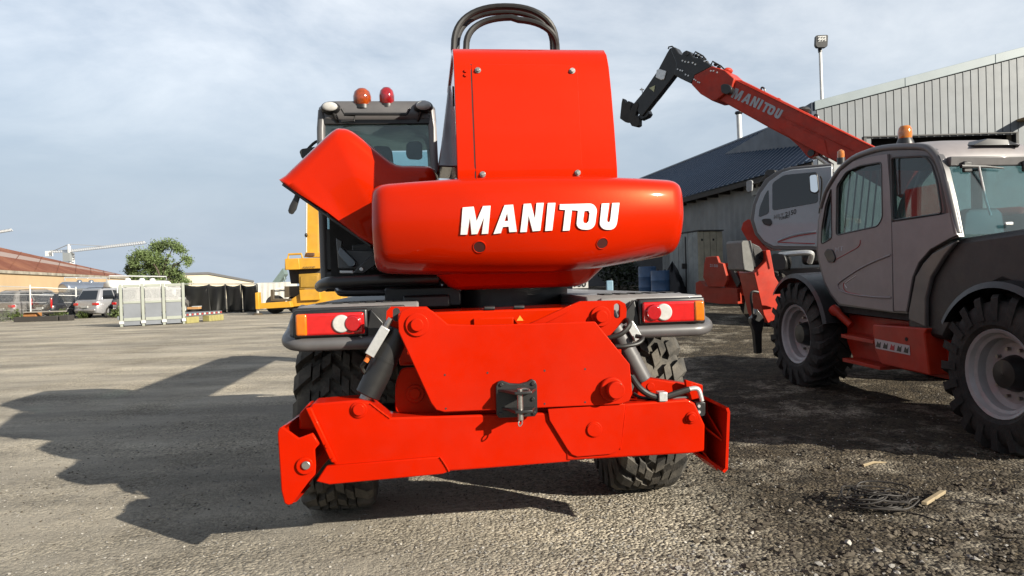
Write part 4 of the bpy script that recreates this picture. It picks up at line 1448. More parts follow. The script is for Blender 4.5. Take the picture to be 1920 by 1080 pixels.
P2('fork_hook', [(1409, 597), (1414, 592), (1420, 579), (1430, 592), (1434, 600), (1432, 610), (1429, 625), (1429, 662), (1419, 664), (1415, 622), (1409, 606)], 4.1, 0.1, BLACK)
B().box((0.55, 3.9, 0.95), (0.95, 4.15, 1.25)).build('front_frame', BLACK, mt, 0.03)

# ------------------------------------------------------------------ second rotating telehandler behind it
M3 = Frame((5.0, 15.0, gh(5.0, 15.0)), math.radians(-40))
m3 = empty('rotating_telehandler', M3.M, 'red rotating telehandler with silver cab and raised boom, parked behind the grey telehandler', 'telehandler')


def P3(name, pts, y, th, m, bevel=0.01, rnd=0, parent=None, holes=None, sm=0):
    return plate(name, pts, y, th, m, parent or m3, fr=M3, bevel=bevel, rnd=rnd, holes=holes)


wd3 = [(1448, 395), (1448, 343), (1470, 328), (1532, 322), (1534, 380)]
wq3 = [(1422, 408), (1424, 390), (1434, 365), (1441, 354), (1442, 400)]
frame3 = P3('cab_frame', [(1406, 412), (1410, 385), (1419, 360), (1434, 336), (1455, 321), (1480, 313), (1560, 306), (1562, 470), (1450, 468), (1430, 458), (1415, 440)], 0.0, 0.07, CHAR, bevel=0.02)
P3('cab_interior', [(1446, 345), (1480, 328), (1556, 320), (1556, 455), (1450, 450)], 0.08, 0.7, DARK)
P3('windscreen', [(1409, 410), (1420, 372), (1436, 345), (1446, 345), (1448, 450), (1430, 446)], 0.5, 0.02, GLASSD, bevel=0, parent=frame3)
P3('door', [(1413, 412), (1417, 384), (1426, 362), (1442, 340), (1466, 323), (1484, 318), (1560, 311), (1560, 463), (1450, 462), (1432, 452), (1420, 436)], -0.03, 0.03, SGREY, bevel=0.02)
for w_, nm in ((wd3, 'door_window'), (wq3, 'quarter_window')):
    P3(nm, w_, -0.036, 0.02, CARGL, bevel=0.003, rnd=0.06, parent=frame3)
P3('door_handle', [(1427, 412), (1433, 410), (1445, 410), (1448, 418), (1444, 424), (1432, 421)], -0.05, 0.02, BLACK, rnd=0.03, parent=frame3)
B().tube(crv([M3.L(1530, 434, -0.035), M3.L(1490, 440, -0.035), M3.L(1462, 450, -0.035), M3.L(1457, 455, -0.035), M3.L(1466, 460, -0.035), M3.L(1528, 460, -0.035)], 4), 0.018, 6).build('pressed_line', SGREY, frame3)
B().tube(crv([M3.L(1530, 437, -0.04), M3.L(1492, 443, -0.04), M3.L(1466, 451, -0.04), M3.L(1461, 454, -0.04), M3.L(1528, 457, -0.04)], 4), 0.008, 6).build('pressed_line', mat('red_pinstripe'  , (0.45, 0.03, 0.03)), frame3)
text_on('MRT', [(1451, 403), (1469, 399), (1469, 407), (1451, 411)], lambda a, c: M3.L(a, c, -0.037), mat('grey_print', (0.25, 0.26, 0.27)), 'door_lettering', frame3, 0.01)
text_on('2150', [(1472, 398), (1493, 391), (1493, 401), (1472, 406)], lambda a, c: M3.L(a, c, -0.037), BLACK, 'door_lettering', frame3, 0.02)
text_on('TURBO', [(1460, 408), (1480, 403), (1480, 408), (1460, 413)], lambda a, c: M3.L(a, c, -0.037), BLACK, 'door_lettering', frame3, 0.02)
P3('turret_guard', [(1389, 430), (1393, 417), (1402, 411), (1410, 412), (1416, 438), (1432, 460), (1446, 470), (1425, 468), (1402, 452)], 0.15, 0.6, REDOLD)
mir = P3('mirror', [(1516, 326), (1532, 324), (1536, 358), (1530, 364), (1518, 361)], -0.40, 0.05, BLACK, rnd=0.05)
P3('mirror_glass', [(1518, 329), (1531, 327), (1534, 357), (1529, 361), (1520, 359)], -0.41, 0.008, mat('mirror_silver', (0.8, 0.8, 0.8), rough=0.03, metal=1, var=0.01), parent=mir, rnd=0.04, bevel=0)
B().tube(crv([M3.L(1538, 330, -0.38), M3.L(1541, 345, -0.3), M3.L(1536, 400, -0.1)], 4), 0.015, 6).build('mirror_arm', BLACK, mir)
ml = P3('mirror', [(1399, 340), (1408, 337), (1411, 340), (1410, 358), (1402, 361), (1399, 357)], 0.5, 0.05, mat('mirror_back', (0.35, 0.36, 0.37), rough=0.3), rnd=0.03)
B().tube([M3.L(1410, 345, 0.52), M3.L(1424, 342, 0.6), M3.L(1436, 328, 0.6)], 0.015, 6).build('mirror_arm', BLACK, ml)
P3('cab_lamp', [(1433, 324), (1438, 318), (1452, 318), (1455, 325), (1447, 331), (1436, 330)], 0.2, 0.15, BLACK, rnd=0.03, parent=frame3)
bp = M3.L(1577, 300, 0.3)
bc = B().loft([[bp + Vector((rr * math.cos(2 * PI * k / 16), rr * math.sin(2 * PI * k / 16), z)) for k in range(16)] for z, rr in ((0.03, 0.065), (0.1, 0.068), (0.17, 0.06), (0.2, 0.02))]).build('beacon', mat('amber_beacon_bright', (0.75, 0.22, 0.01)), m3)
B().cyl(bp + Vector((0, 0, -0.08)), bp + Vector((0, 0, 0.04)), 0.075, n=16).build('beacon_base', BLACK, bc)
# boom, seen from its side
boom3 = P3('boom', [(1352, 189), (1343, 186), (1378, 149), (1390, 150), (1644, 277), (1720, 318), (1690, 372), (1562, 301), (1470, 254), (1443, 240)], 1.3, 0.55, REDOLD, bevel=0.03)
P3('boom_cheek', [(1462, 238), (1481, 232), (1545, 262), (1551, 288), (1560, 300), (1500, 268), (1470, 250)], 1.27, 0.03, REDOLD, bevel=0.006, parent=boom3)
P3('ram_lug', [(1470, 250), (1487, 254), (1540, 282), (1533, 291), (1518, 297), (1512, 292), (1498, 275)], 1.4, 0.3, REDOLD, parent=boom3)
q = M3.L(1521, 287, 1.39)
B().cyl(q, q + Vector((0, -0.03, 0)), 0.07, n=16).build('pivot_pin', BLACK, boom3)
B().cyl(M3.L(1526, 287, 1.5), M3.L(1560, 312, 1.5), 0.06).build('lift_ram', ZINC, m3)
B().tube([M3.L(1383, 152, 1.29), M3.L(1646, 280, 1.29)], 0.012, 6).build('boom_edge', REDOLD, boom3)
B().tube([M3.L(1466, 218, 1.285), M3.L(1600, 282, 1.285)], 0.010, 6).build('boom_edge', REDOLD, boom3)
P3('boom_collar', [(1335, 124), (1359, 131), (1377, 147), (1372, 165), (1343, 188), (1335, 189), (1313, 176), (1296, 158), (1302, 141)], 1.22, 0.70, REDOLD, bevel=0.02, parent=boom3)
hr = P3('hose_reel', [(1351, 160), (1356, 157), (1366, 158), (1372, 165), (1370, 173), (1362, 177), (1352, 173)], 1.10, 0.14, BLACK, rnd=0.04, parent=boom3)
for px, py in ((1333, 133), (1338, 133), (1345, 136), (1302, 149), (1305, 151), (1309, 154), (1312, 155)):
    c = M3.L(px, py, 1.22)
    B().cyl(c, c + Vector((0, -0.02, 0)), 0.018, n=6).build('bolt', ZINC, boom3)
head3 = P3('boom_head', [(1256, 90), (1265, 88), (1273, 100), (1278, 103), (1280, 98), (1286, 94), (1294, 97), (1300, 108), (1313, 108), (1335, 124), (1303, 141), (1296, 157), (1275, 147), (1263, 140), (1268, 120)], 1.30, 0.28, BLACK, bevel=0.02)
for px, py in ((1280, 114), (1285, 116), (1291, 117), (1299, 118), (1304, 121), (1271, 130), (1276, 132), (1280, 133), (1286, 140), (1291, 142), (1287, 101), (1321, 115)):
    c = M3.L(px, py, 1.30)
    B().cyl(c, c + Vector((0, -0.02, 0)), 0.02 if px != 1287 else 0.05, n=6 if px != 1287 else 14).build('bolt', ZINC if px != 1287 else DGREY, head3)
for pts in (((1298, 106), (1304, 97), (1318, 105), (1324, 112)), ((1333, 122), (1336, 115), (1352, 124), (1357, 129)), ((1253, 92), (1254, 88), (1260, 87), (1266, 92))):
    B().tube([M3.L(a, c, 1.35) for a, c in pts], 0.018, 6).build('head_hose', HOSE, head3)
for px, py in ((1306, 104), (1312, 107), (1318, 111), (1325, 117), (1342, 121), (1348, 126)):
    c = M3.L(px, py, 1.4)
    B().ell(c, (0.05, 0.06, 0.04), 8, 5).build('fitting', BLACK, head3)
jib = P3('jib', [(1256, 90), (1266, 92), (1274, 106), (1270, 128), (1264, 142), (1232, 183), (1226, 190), (1204, 218), (1198, 214), (1187, 195), (1203, 176), (1233, 132), (1250, 100)], 1.40, 0.18, BLACK, bevel=0.015)
P3('jib_box', [(1231, 131), (1236, 129), (1249, 133), (1245, 149), (1239, 150), (1229, 145)], 1.37, 0.04, ZINC, parent=jib)
P3('warning_triangle', [(1217, 165), (1228, 160), (1226, 172)], 1.385, 0.01, mat('pale_yellow', (0.6, 0.6, 0.35)), parent=jib, bevel=0)
P3('hook_carriage', [(1165, 193), (1167, 184), (1170, 187), (1173, 193), (1178, 189), (1183, 192), (1182, 205), (1187, 196), (1195, 191), (1197, 197), (1191, 215), (1198, 222), (1198, 235), (1193, 238), (1184, 236), (1180, 229), (1172, 229), (1162, 222)], 1.38, 0.16, mat('rusty_black', (0.03, 0.024, 0.02), rough=0.6, var=0.3), parent=jib, bevel=0.012)
P3('ram_bracket', [(1197, 217), (1206, 204), (1214, 206), (1217, 213), (1213, 219), (1200, 225)], 1.45, 0.2, BLACK, parent=jib)
B().cyl(M3.L(1210, 210, 1.5), M3.L(1228, 183, 1.5), 0.035).build('jib_ram', ZINC, jib)
for a, c in (((1203, 165), (1206, 180)), ((1200, 168), (1207, 168))):
    B().tube([M3.L(*a, 1.42), M3.L(*c, 1.42)], 0.016, 6).build('lock_pin', ZINC, jib)
B().tube(crv([M3.L(1264, 95, 1.43), M3.L(1262, 115, 1.43), M3.L(1256, 130, 1.43), M3.L(1254, 150, 1.43), M3.L(1245, 158, 1.43)], 4), 0.012, 6).build('hose', ZINC, jib)
for px, py in ((1376, 148), (1430, 166), (1460, 187), (1530, 217)):
    B().tube(crv([M3.L(px - 3, py + 4, 1.5), M3.L(px - 2, py - 2, 1.5), M3.L(px + 3, py, 1.5), M3.L(px + 4, py + 5, 1.5)], 4), 0.02, 6).build('hose_guide', REDOLD if px == 1460 else BLACK, boom3)
B().ell(M3.L(1365, 133, 1.5), (0.10, 0.15, 0.07), 12, 8).build('boom_lug', REDOLD, boom3)
B().ell(M3.L(1507, 207, 1.7), (0.14, 0.2, 0.08), 12, 8).build('hose_drum', DGREY, boom3)
# the boom's lettering: same letter shapes, sheared onto the boom side
def on_boom(x, y, lift):
    u, w = (x - 550) / (1442 - 550), (y - 242) / (421 - 242)
    w -= (1 - u) * 0.10
    tl, tr, bl = (1378, 163), (1469, 207), (1369, 184)
    px = tl[0] + (tr[0] - tl[0]) * u + (bl[0] - tl[0]) * w
    py = tl[1] + (tr[1] - tl[1]) * u + (bl[1] - tl[1]) * w
    return M3.L(px, py, 1.298 - lift)


for poly, hole in LETTERS:
    letter_mesh(poly, hole, on_boom, 0.006, 'letter', SGREY, boom3)
# chassis, turret body and rear stabiliser
b = B()
b.box((-0.3, 0.0, 0.55), (4.4, 1.6, 1.15))
b.build('chassis', DGREY, m3, 0.03)
b = B()
b.box((0.8, 0.1, 1.2), (4.2, 2.0, 1.55))
b.build('turret_body', DGREY, m3, 0.08)
B().box((3.0, 0.9, 1.55), (4.4, 2.0, 2.1)).build('counterweight', REDOLD, m3, 0.1)
for x_, y_ in ((0.0, 0.35), (0.0, 2.0), (3.4, 0.35), (3.4, 2.0)):
    w_ = make_wheel(m3, (x_ + 0.15, y_ - 0.25, 0.58), 0.58, 0.42, 0.30, 'block', -1, RUBD, RIM)
    w_.rotation_euler = (0, 0, PI / 2)
P3('stabiliser_face', [(1320, 494), (1323, 482), (1344, 480), (1348, 492), (1356, 494), (1364, 524), (1358, 538), (1328, 538), (1318, 520)], -0.45, 0.10, REDFAR)
P3('outrigger_beam', [(1304, 530), (1312, 526), (1320, 536), (1382, 541), (1384, 570), (1350, 570), (1312, 565), (1304, 548)], -0.40, 0.5, REDFAR)
P3('stabiliser_side', [(1350, 494), (1375, 492), (1376, 482), (1382, 480), (1388, 486), (1400, 489), (1410, 520), (1412, 560), (1360, 545)], -0.2, 0.5, REDOLD)
P3('stabiliser_bracket', [(1392, 524), (1404, 517), (1414, 522), (1420, 530), (1420, 548), (1400, 550), (1393, 540)], -0.5, 0.25, REDOLD)
P3('stabiliser_ram', [(1362, 500), (1372, 498), (1388, 530), (1382, 540)], -0.32, 0.12, BLACK)
text_on('2150', [(1331, 495), (1346, 496), (1346, 501), (1331, 500)], lambda a, c: M3.L(a, c, -0.456), SGREY, 'stabiliser_lettering', m3, 0.01)
P3('mud_flap', [(1398, 555), (1426, 553), (1428, 588), (1394, 589)], -0.55, 0.03, mat('beige_board', (0.36, 0.29, 0.19), rough=0.8))
B().tube(crv([M3.L(1462, 478, -0.2), M3.L(1490, 475, -0.25), M3.L(1515, 474, -0.25), M3.L(1522, 478, -0.2), M3.L(1518, 492, -0.1)], 5), 0.055, 10).build('exhaust_pipe', ZINC, m3)
P3('filter_can', [(1444, 480), (1450, 475), (1470, 477), (1475, 490), (1472, 506), (1448, 508)], -0.4, 0.3, BLACK, rnd=0.05)

# ------------------------------------------------------------------ workshop with ribbed metal gable
WHITEMET = mat('pale_cladding', (0.185, 0.205, 0.222), rough=0.5, metal=0.1, var=0.10, scale=1.2, dust=0.12)
FASC = mat('pale_fascia', (0.26, 0.315, 0.335), rough=0.4, var=0.08, scale=1.5, dust=0.08)
BLUEMET = mat('blue_cladding', (0.030, 0.050, 0.085), rough=0.5, metal=0.1, var=0.15, scale=1.0)
YW = 19.0
fa, fb = W(1528, 190, YW), W(1920, 88, YW)
fa2, fb2 = W(1528, 206, YW), W(1920, 101, YW)
sl_ = (fb.z - fa.z) / (fb.x - fa.x)


def ztop(x):
    return fa2.z + sl_ * (x - fa.x) if x < 17 else fa2.z + sl_ * (34 - x - fa.x)


ws = empty('workshop', (fa.x, YW, gh(8, YW)), 'tall workshop with pale ribbed metal gable and dark door opening, behind the grey telehandler', 'building')
wsI = Vector((fa.x, YW, gh(8, YW)))


def wl(x, y, z):
    return Vector((x, y, z)) - wsI


x = fa.x + 0.03
d0, d1, dz = W(1630, 258, YW).x, W(1902, 255, YW).x, W(1760, 256, YW).z
k = 0
back = B()
rest = B()
pw = 0.198
while x < 27:
    lo = dz if d0 - 0.1 < x < d1 else gh(8, YW) - 0.05
    z0, z1 = ztop(x), ztop(x + pw)
    t = rest if x > 14.5 else B()
    o_ = 0.0
    g = 0.007
    # a flat pan with one folded edge standing proud
    t.hexa([wl(x + g, YW, lo), wl(x + pw - g, YW, lo), wl(x + pw - g, YW + 0.03, lo), wl(x + g, YW + 0.03, lo), wl(x + g, YW, z0), wl(x + pw - g, YW, z1), wl(x + pw - g, YW + 0.03, z1), wl(x + g, YW + 0.03, z0)])
    t.hexa([wl(x + g, YW - 0.012, lo), wl(x + g + 0.03, YW - 0.012, lo), wl(x + g + 0.045, YW, lo), wl(x + g - 0.004, YW, lo), wl(x + g, YW - 0.012, z0), wl(x + g + 0.03, YW - 0.012, z0), wl(x + g + 0.045, YW, z0), wl(x + g - 0.004, YW, z0)])
    if t is not rest:
        t.build('cladding_panel', WHITEMET, ws, smooth=0)
    x += pw
rest.build('cladding', WHITEMET, ws, smooth=0, kind='stuff')
b = B()
for xa, xb, za in ((fa.x + 0.02, d0 - 0.1, 0.4), (d0 - 0.1, d1 + 0.1, dz + 0.02), (d1 + 0.1, 27, 0.4)):
    n = 8
    for i in range(n):
        x0, x1 = xa + (xb - xa) * i / n, xa + (xb - xa) * (i + 1) / n
        b.hexa([wl(x0, YW + 0.031, za), wl(x1, YW + 0.031, za), wl(x1, YW + 0.2, za), wl(x0, YW + 0.2, za), wl(x0, YW + 0.031, ztop(x0) - 0.02), wl(x1, YW + 0.031, ztop(x1) - 0.02), wl(x1, YW + 0.2, ztop(x1) - 0.02), wl(x0, YW + 0.2, ztop(x0) - 0.02)])
b.build('gable_wall', mat('wall_joint_dark', (0.17, 0.185, 0.195), rough=0.8), ws, smooth=0)
xx = fa.x - 0.03
step_ = W(1697, 150, YW).x - W(1528, 190, YW).x
while xx < 17:
    x1 = min(17, xx + step_)
    q = [wl(xx, YW - 0.06, ztop(xx) - 0.01), wl(x1 - 0.01, YW - 0.06, ztop(x1) - 0.01), wl(x1 - 0.01, YW + 0.4, ztop(x1) - 0.01), wl(xx, YW + 0.4, ztop(xx) - 0.01)]
    B().hexa(q + [p + Vector((0, 0, fa.z - fa2.z + 0.01)) for p in q]).build('fascia', FASC, ws, 0.008, smooth=0)
    xx = x1
b = B()
b.add([wl(fa.x, YW + 0.4, fa.z), wl(17, YW + 0.4, ztop(17) + 0.2), wl(17, YW + 20, ztop(17) + 0.2), wl(fa.x, YW + 20, fa.z), wl(27, YW + 0.4, ztop(27)), wl(27, YW + 20, ztop(27))], [(0, 1, 2, 3), (1, 4, 5, 2)])
b.build('roof', BLUEMET, ws)
b = B()
b.box(wl(fa.x - 0.10, YW - 0.02, 0.5), wl(fa.x + 0.015, YW + 20, fa.z - 0.03))
b.build('side_wall', BLUEMET, ws)
b = B()
b.box(wl(d0 - 0.16, YW - 0.03, 0.5), wl(d0 - 0.08, YW + 0.15, dz + 0.05))
b.box(wl(d1 + 0.02, YW - 0.03, 0.5), wl(d1 + 0.10, YW + 0.15, dz + 0.05))
b.box(wl(d0 - 0.16, YW - 0.035, dz + 0.02), wl(d1 + 0.10, YW + 0.05, dz + 0.06))
b.build('door_frame', mat('door_frame_dark', (0.05, 0.05, 0.05), rough=0.6), ws, 0.01)
B().box(wl(d0 - 0.3, YW + 0.75, 0.4), wl(d1 + 0.3, YW + 0.85, dz + 0.3)).build('interior_back', mat('interior_shade', (0.03, 0.03, 0.032), rough=0.6), ws)  # dark sheet behind the opening, the interior's shade put into its colour
wb = wl(W(1913, 226, YW).x, YW, W(1913, 226, YW).z)
bk = B().box(wb + Vector((-0.10, -0.42, -0.03)), wb + Vector((0.30, 0.0, 0.03)), None).build('wall_bracket', mat('timber', (0.38, 0.28, 0.16), rough=0.8), ws, 0.01)

# ------------------------------------------------------------------ low wing with blue ribbed roof
M4 = Frame((6.84, 19.8, gh(6.84, 19.8)), 0.186)
wing = empty('barn', M4.M, 'low barn with dark blue ribbed roof and grey corrugated wall beside the workshop', 'building')
EZ = 4.11 - M4.M.translation.z
RX, RZ = 3.0, 6.34 - M4.M.translation.z
ROOFB = mat('blue_roof', (0.050, 0.090, 0.155), rough=0.42, metal=0.1, coat=0.1, var=0.15, scale=0.8)
slope = math.atan2(RZ - EZ, RX)
sw = 0.30
first = None
y = -2.2
while y < 20:
    f_ = min(1, max(0.06, (y + 0.3 + 2.2) / 3.7))
    L_ = math.hypot(RX, RZ - EZ) * f_
    def sheet(L_):
        t = B()
        t.box((0, 0, 0), (L_, sw - 0.004, 0.012))
        t.hexa([Vector(p) for p in ((0, 0.0, 0.012), (L_, 0.0, 0.012), (L_, 0.06, 0.012), (0, 0.06, 0.012), (0, 0.018, 0.05), (L_, 0.018, 0.05), (L_, 0.042, 0.05), (0, 0.042, 0.05))])
        return t
    Mx = Matrix.Translation((0, y, EZ)) @ Matrix.Rotation(-slope, 4, 'Y')
    if f_ < 1:
        o = sheet(L_).build('roof_sheet', ROOFB, wing, smooth=0)
        o.matrix_local = Mx
    elif first is None:
        first = sheet(L_).build('roof_sheet', ROOFB, wing, smooth=0)
        first.matrix_local = Mx
    else:
        inst(first, wing, Mx)
    y += sw
b = B()
b.add([(RX, 1.5, RZ), (RX, 20, RZ), (2 * RX, 20, EZ), (2 * RX, 1.5, EZ)], [(0, 1, 2, 3)])
b.build('far_roof', ROOFB, wing, smooth=0)
B().tube([(RX, 1.4, RZ + 0.03), (RX, 20, RZ + 0.03)], 0.07, 8).build('ridge_cap', ROOFB, wing)
B().box((0.02, -2.1, EZ - 0.16), (0.06, 20, EZ - 0.02)).build('eave_board', mat('dark_timber', (0.045, 0.04, 0.036), rough=0.8), wing)
y = -2.0
rf = None
while y < 20:
    if rf is None:
        rf = B().box((0.06, 0, EZ - 0.20), (0.45, 0.07, EZ - 0.06)).build('rafter', mat('dark_timber', (0.045, 0.04, 0.036)), wing)
        rf.location.y = y
    else:
        inst(rf, wing, Matrix.Translation((0, y, 0)))
    y += 0.8
t = B()
rows = []
n = 260
for i in range(n):
    yy = -2.2 + 22.2 * i / (n - 1)
    xx = 0.42 + (0.012 if i % 4 in (0, 1) else -0.006)
    rows.append([Vector((xx, yy, -0.3)), Vector((xx, yy, EZ - 0.05)), Vector((xx + 0.1, yy, EZ - 0.05)), Vector((xx + 0.1, yy, -0.3))])
t.loft(rows).build('corrugated_wall', mat('grey_weathered_sheet', (0.27, 0.29, 0.30), rough=0.6, metal=0.1, var=0.18, scale=1.5, dust=0.15), wing, smooth=0)
B().box((0.40, -2.2, -0.3), (6, -2.1, EZ + 0.3)).build('end_wall', mat('grey_weathered_sheet', (0.27, 0.29, 0.30)), wing)
B().box((0.34, 1.0, -0.3), (0.41, 1.12, EZ - 0.1)).build('wall_post', mat('pale_timber', (0.42, 0.43, 0.42), rough=0.8), wing)
B().box((0.30, -2.2, EZ - 0.42), (0.40, 1.3, EZ - 0.22)).build('wall_plate', mat('pale_timber', (0.42, 0.43, 0.42)), wing)

# vent pipe behind the roof, floodlight pole
pa, pb = W(1385, 212, 30), W(1393, 275, 30)
vp = empty('vent_pipe', (pb.x, pb.y, gh(pb.x, pb.y)), 'white vent pipe with dark cap rising above the blue barn roof', 'pipe')
o = vp.location.copy()
B().cyl(pa - o, Vector((pb.x, pb.y, 0.5)) - o, 0.10, n=16).build('pipe', mat('white_pipe', (0.70, 0.71, 0.71), rough=0.4), vp)
B().loft([[pa - o + Vector((r_ * math.cos(2 * PI * k / 12), r_ * math.sin(2 * PI * k / 12), z)) for k in range(12)] for z, r_ in ((-0.06, 0.11), (0.0, 0.16), (0.06, 0.14), (0.08, 0.02))]).build('cap', BLACK, vp)
pa, pb = W(1538, 98, 22), W(1544, 190, 22)
fl = empty('floodlight', (pb.x, pb.y, gh(pb.x, pb.y)), 'black square floodlight on a thin white pole above the workshop corner', 'floodlight')
o = fl.location.copy()
B().cyl(pa - o, Vector((pb.x, pb.y, 0.6)) - o, 0.045, n=10).build('pole', mat('white_pole', (0.72, 0.72, 0.71), rough=0.35), fl)
B().tube([pa - o, W(1537, 92, 22) - o, W(1540, 86, 21.9) - o], 0.06, 8).build('neck', BLACK, fl)
q = [W(*p, 21.8) - o for p in ((1530, 66), (1553, 65), (1552, 86), (1548, 89), (1532, 89), (1529, 84))]
B().prism(rpoly(q, 0.05), (0, 0.12, 0)).build('lamp_head', BLACK, fl, 0.01)
B().prism([W(*p, 21.79) - o for p in ((1534, 68), (1549, 67), (1549, 77), (1534, 78))], (0, 0.02, 0)).build('led_panel', mat('led_white', (0.75, 0.75, 0.72), rough=0.25), fl, 0)
for i in range(3):
    for j in range(2):
        c = W(1536.5 + 5 * i, 70 + 5 * j, 21.78) - o
        B().cyl(c, c + Vector((0, -0.012, 0)), 0.02, n=8).build('led', mat('led_grey', (0.25, 0.25, 0.25)), fl)

# ------------------------------------------------------------------ shed, drums and clutter by the barn
def shed_frame():
    c = W(1311, 566, 21.0)
    r_ = W(1358, 566, 21.25)
    l_ = W(1258, 560, 22.8)
    return c, r_, l_


c, r_, l_ = shed_frame()
zg = gh(c.x, c.y)
shed = empty('shed', (c.x, c.y, zg), 'narrow plank shed with sunlight coloured into its cream end and shade into its grey doors, against the barn', 'shed')
hs = W(1311, 434, 21.0).z - zg
PLK = mat('planks_sunlit', (0.60, 0.56, 0.42), rough=0.75, var=0.2, scale=4, dust=0.25)  # white planks with the sunlight on the end put into the colour
PLG = mat('planks_shaded', (0.33, 0.36, 0.36), rough=0.75, var=0.2, scale=3, dust=0.2)  # the same planks on the door side, shade put into the colour


def planks(a, bb, n, m, nm):
    a = Vector((a.x - c.x, a.y - c.y, 0))
    bb = Vector((bb.x - c.x, bb.y - c.y, 0))
    dv = (bb - a) / n
    nn = Vector((dv.y, -dv.x, 0)).normalized()
    out = []
    for i in range(n):
        p, q = a + dv * i + dv.normalized() * 0.008, a + dv * (i + 1) - dv.normalized() * 0.008
        j = nn * random.uniform(0.0, 0.008)
        t = 0.025
        out.append(B().hexa([p + j, q + j, q - nn * t, p - nn * t, p + j + Vector((0, 0, hs + random.uniform(-0.02, 0.01))), q + j + Vector((0, 0, hs)), q - nn * t + Vector((0, 0, hs)), p - nn * t + Vector((0, 0, hs))]).build(nm, m, shed, 0.004, 1))
    return out


pk = planks(c, r_, 4, PLK, 'plank')
planks(l_, c, 6, PLG, 'door_plank')
bx_ = B()
i_ = 0.06
cc_, rr_, ll_ = Vector((0, 0, 0)), Vector((r_.x - c.x, r_.y - c.y, 0)), Vector((l_.x - c.x, l_.y - c.y, 0))
ctr = (rr_ + ll_) / 2
base_ = [p + (ctr - p).normalized() * 0.06 for p in (cc_, rr_, rr_ + ll_, ll_)]
bx_.hexa(base_ + [p + Vector((0, 0, hs - 0.02)) for p in base_])
bx_.build('shed_body', DARK, shed)
bx_ = B()
top_ = [p + (p - ctr).normalized() * 0.05 + Vector((0, 0, hs + 0.012)) for p in (cc_, rr_, rr_ + ll_, ll_)]
bx_.hexa(top_ + [p + Vector((0, 0, 0.03)) for p in top_])
bx_.build('shed_roof', mat('felt', (0.06, 0.06, 0.06), rough=0.9), shed)
for f_, hz in ((0.17, 0.88), (0.62, 0.88)):
    p = rr_ * f_ + Vector((0, -0.012, hs * hz))
    B().cyl(p, p + Vector((0, 0.012, 0)), 0.035, n=12).build('vent_hole', DARK, shed)
p = ll_ * 0.42
B().box(p + Vector((-0.12, -0.08, hs * 0.47)), p + Vector((0.12, 0.02, hs * 0.55))).build('latch', BLACK, shed)
B().box(p + Vector((-0.02, -0.06, 0.1)), p + Vector((0.0, 0.0, hs - 0.1))).build('door_gap', BLACK, shed)


def drum(px, py, d, r, h, m, label, grp='drums beside the barn'):
    p = W(px, py, d)
    g_ = gh(p.x, p.y)
    o = empty('drum', (p.x, p.y, g_), label, 'drum', grp)
    prof = [(0.0, r * 0.96), (0.01, r), (h * 0.32, r), (h * 0.34, r * 1.03), (h * 0.36, r), (h * 0.65, r), (h * 0.67, r * 1.03), (h * 0.69, r), (h - 0.01, r), (h, r * 0.97)]
    B().loft([[Vector((rr * math.cos(2 * PI * k / 20), rr * math.sin(2 * PI * k / 20), z)) for k in range(20)] for z, rr in prof]).build('body', m, o)
    B().cyl((r * 0.5, 0, h), (r * 0.5, 0, h + 0.03), 0.04, n=8).build('bung', BLACK, o)


DB = mat('blue_drum', (0.05, 0.13, 0.28), rough=0.45, var=0.2, dust=0.15)
drum(1214, 520, 22.5, 0.27, 0.95, DB, 'blue drum left of the other blue drum, in the shade by the barn')
drum(1238, 525, 21.6, 0.27, 0.86, DB, 'blue drum nearest the plank shed, beside a dark tarpaulin heap')
drum(1226, 528, 22.9, 0.27, 0.80, mat('rust_drum', (0.18, 0.05, 0.025), rough=0.7, var=0.3), 'rusty red drum between the two blue drums')
# dark sheet heaped beside the shed
def heap(name, px, d, w, h, m, label, cat):
    p = W(px, 545, d)
    g_ = gh(p.x, p.y)
    rr = random.Random(px)
    t = B()
    n, k_ = 22, 9
    rings = []
    for j in range(k_ + 1):
        f = j / k_
        rings.append([Vector((w * (1 - f ** 1.7) * math.cos(2 * PI * i / n) * (1 + 0.12 * math.sin(i * 3 + j)), 0.7 * w * (1 - f ** 1.7) * math.sin(2 * PI * i / n) * (1 + 0.1 * math.cos(i * 2.3 - j)), h * f * (1 + 0.10 * math.sin(i * 1.9)))) for i in range(n)])
    t.loft(rings)
    o = t.build(name, m, None, smooth=60)
    o.location = (p.x, p.y, g_ - 0.02)
    tag(o, label, cat)
    return o


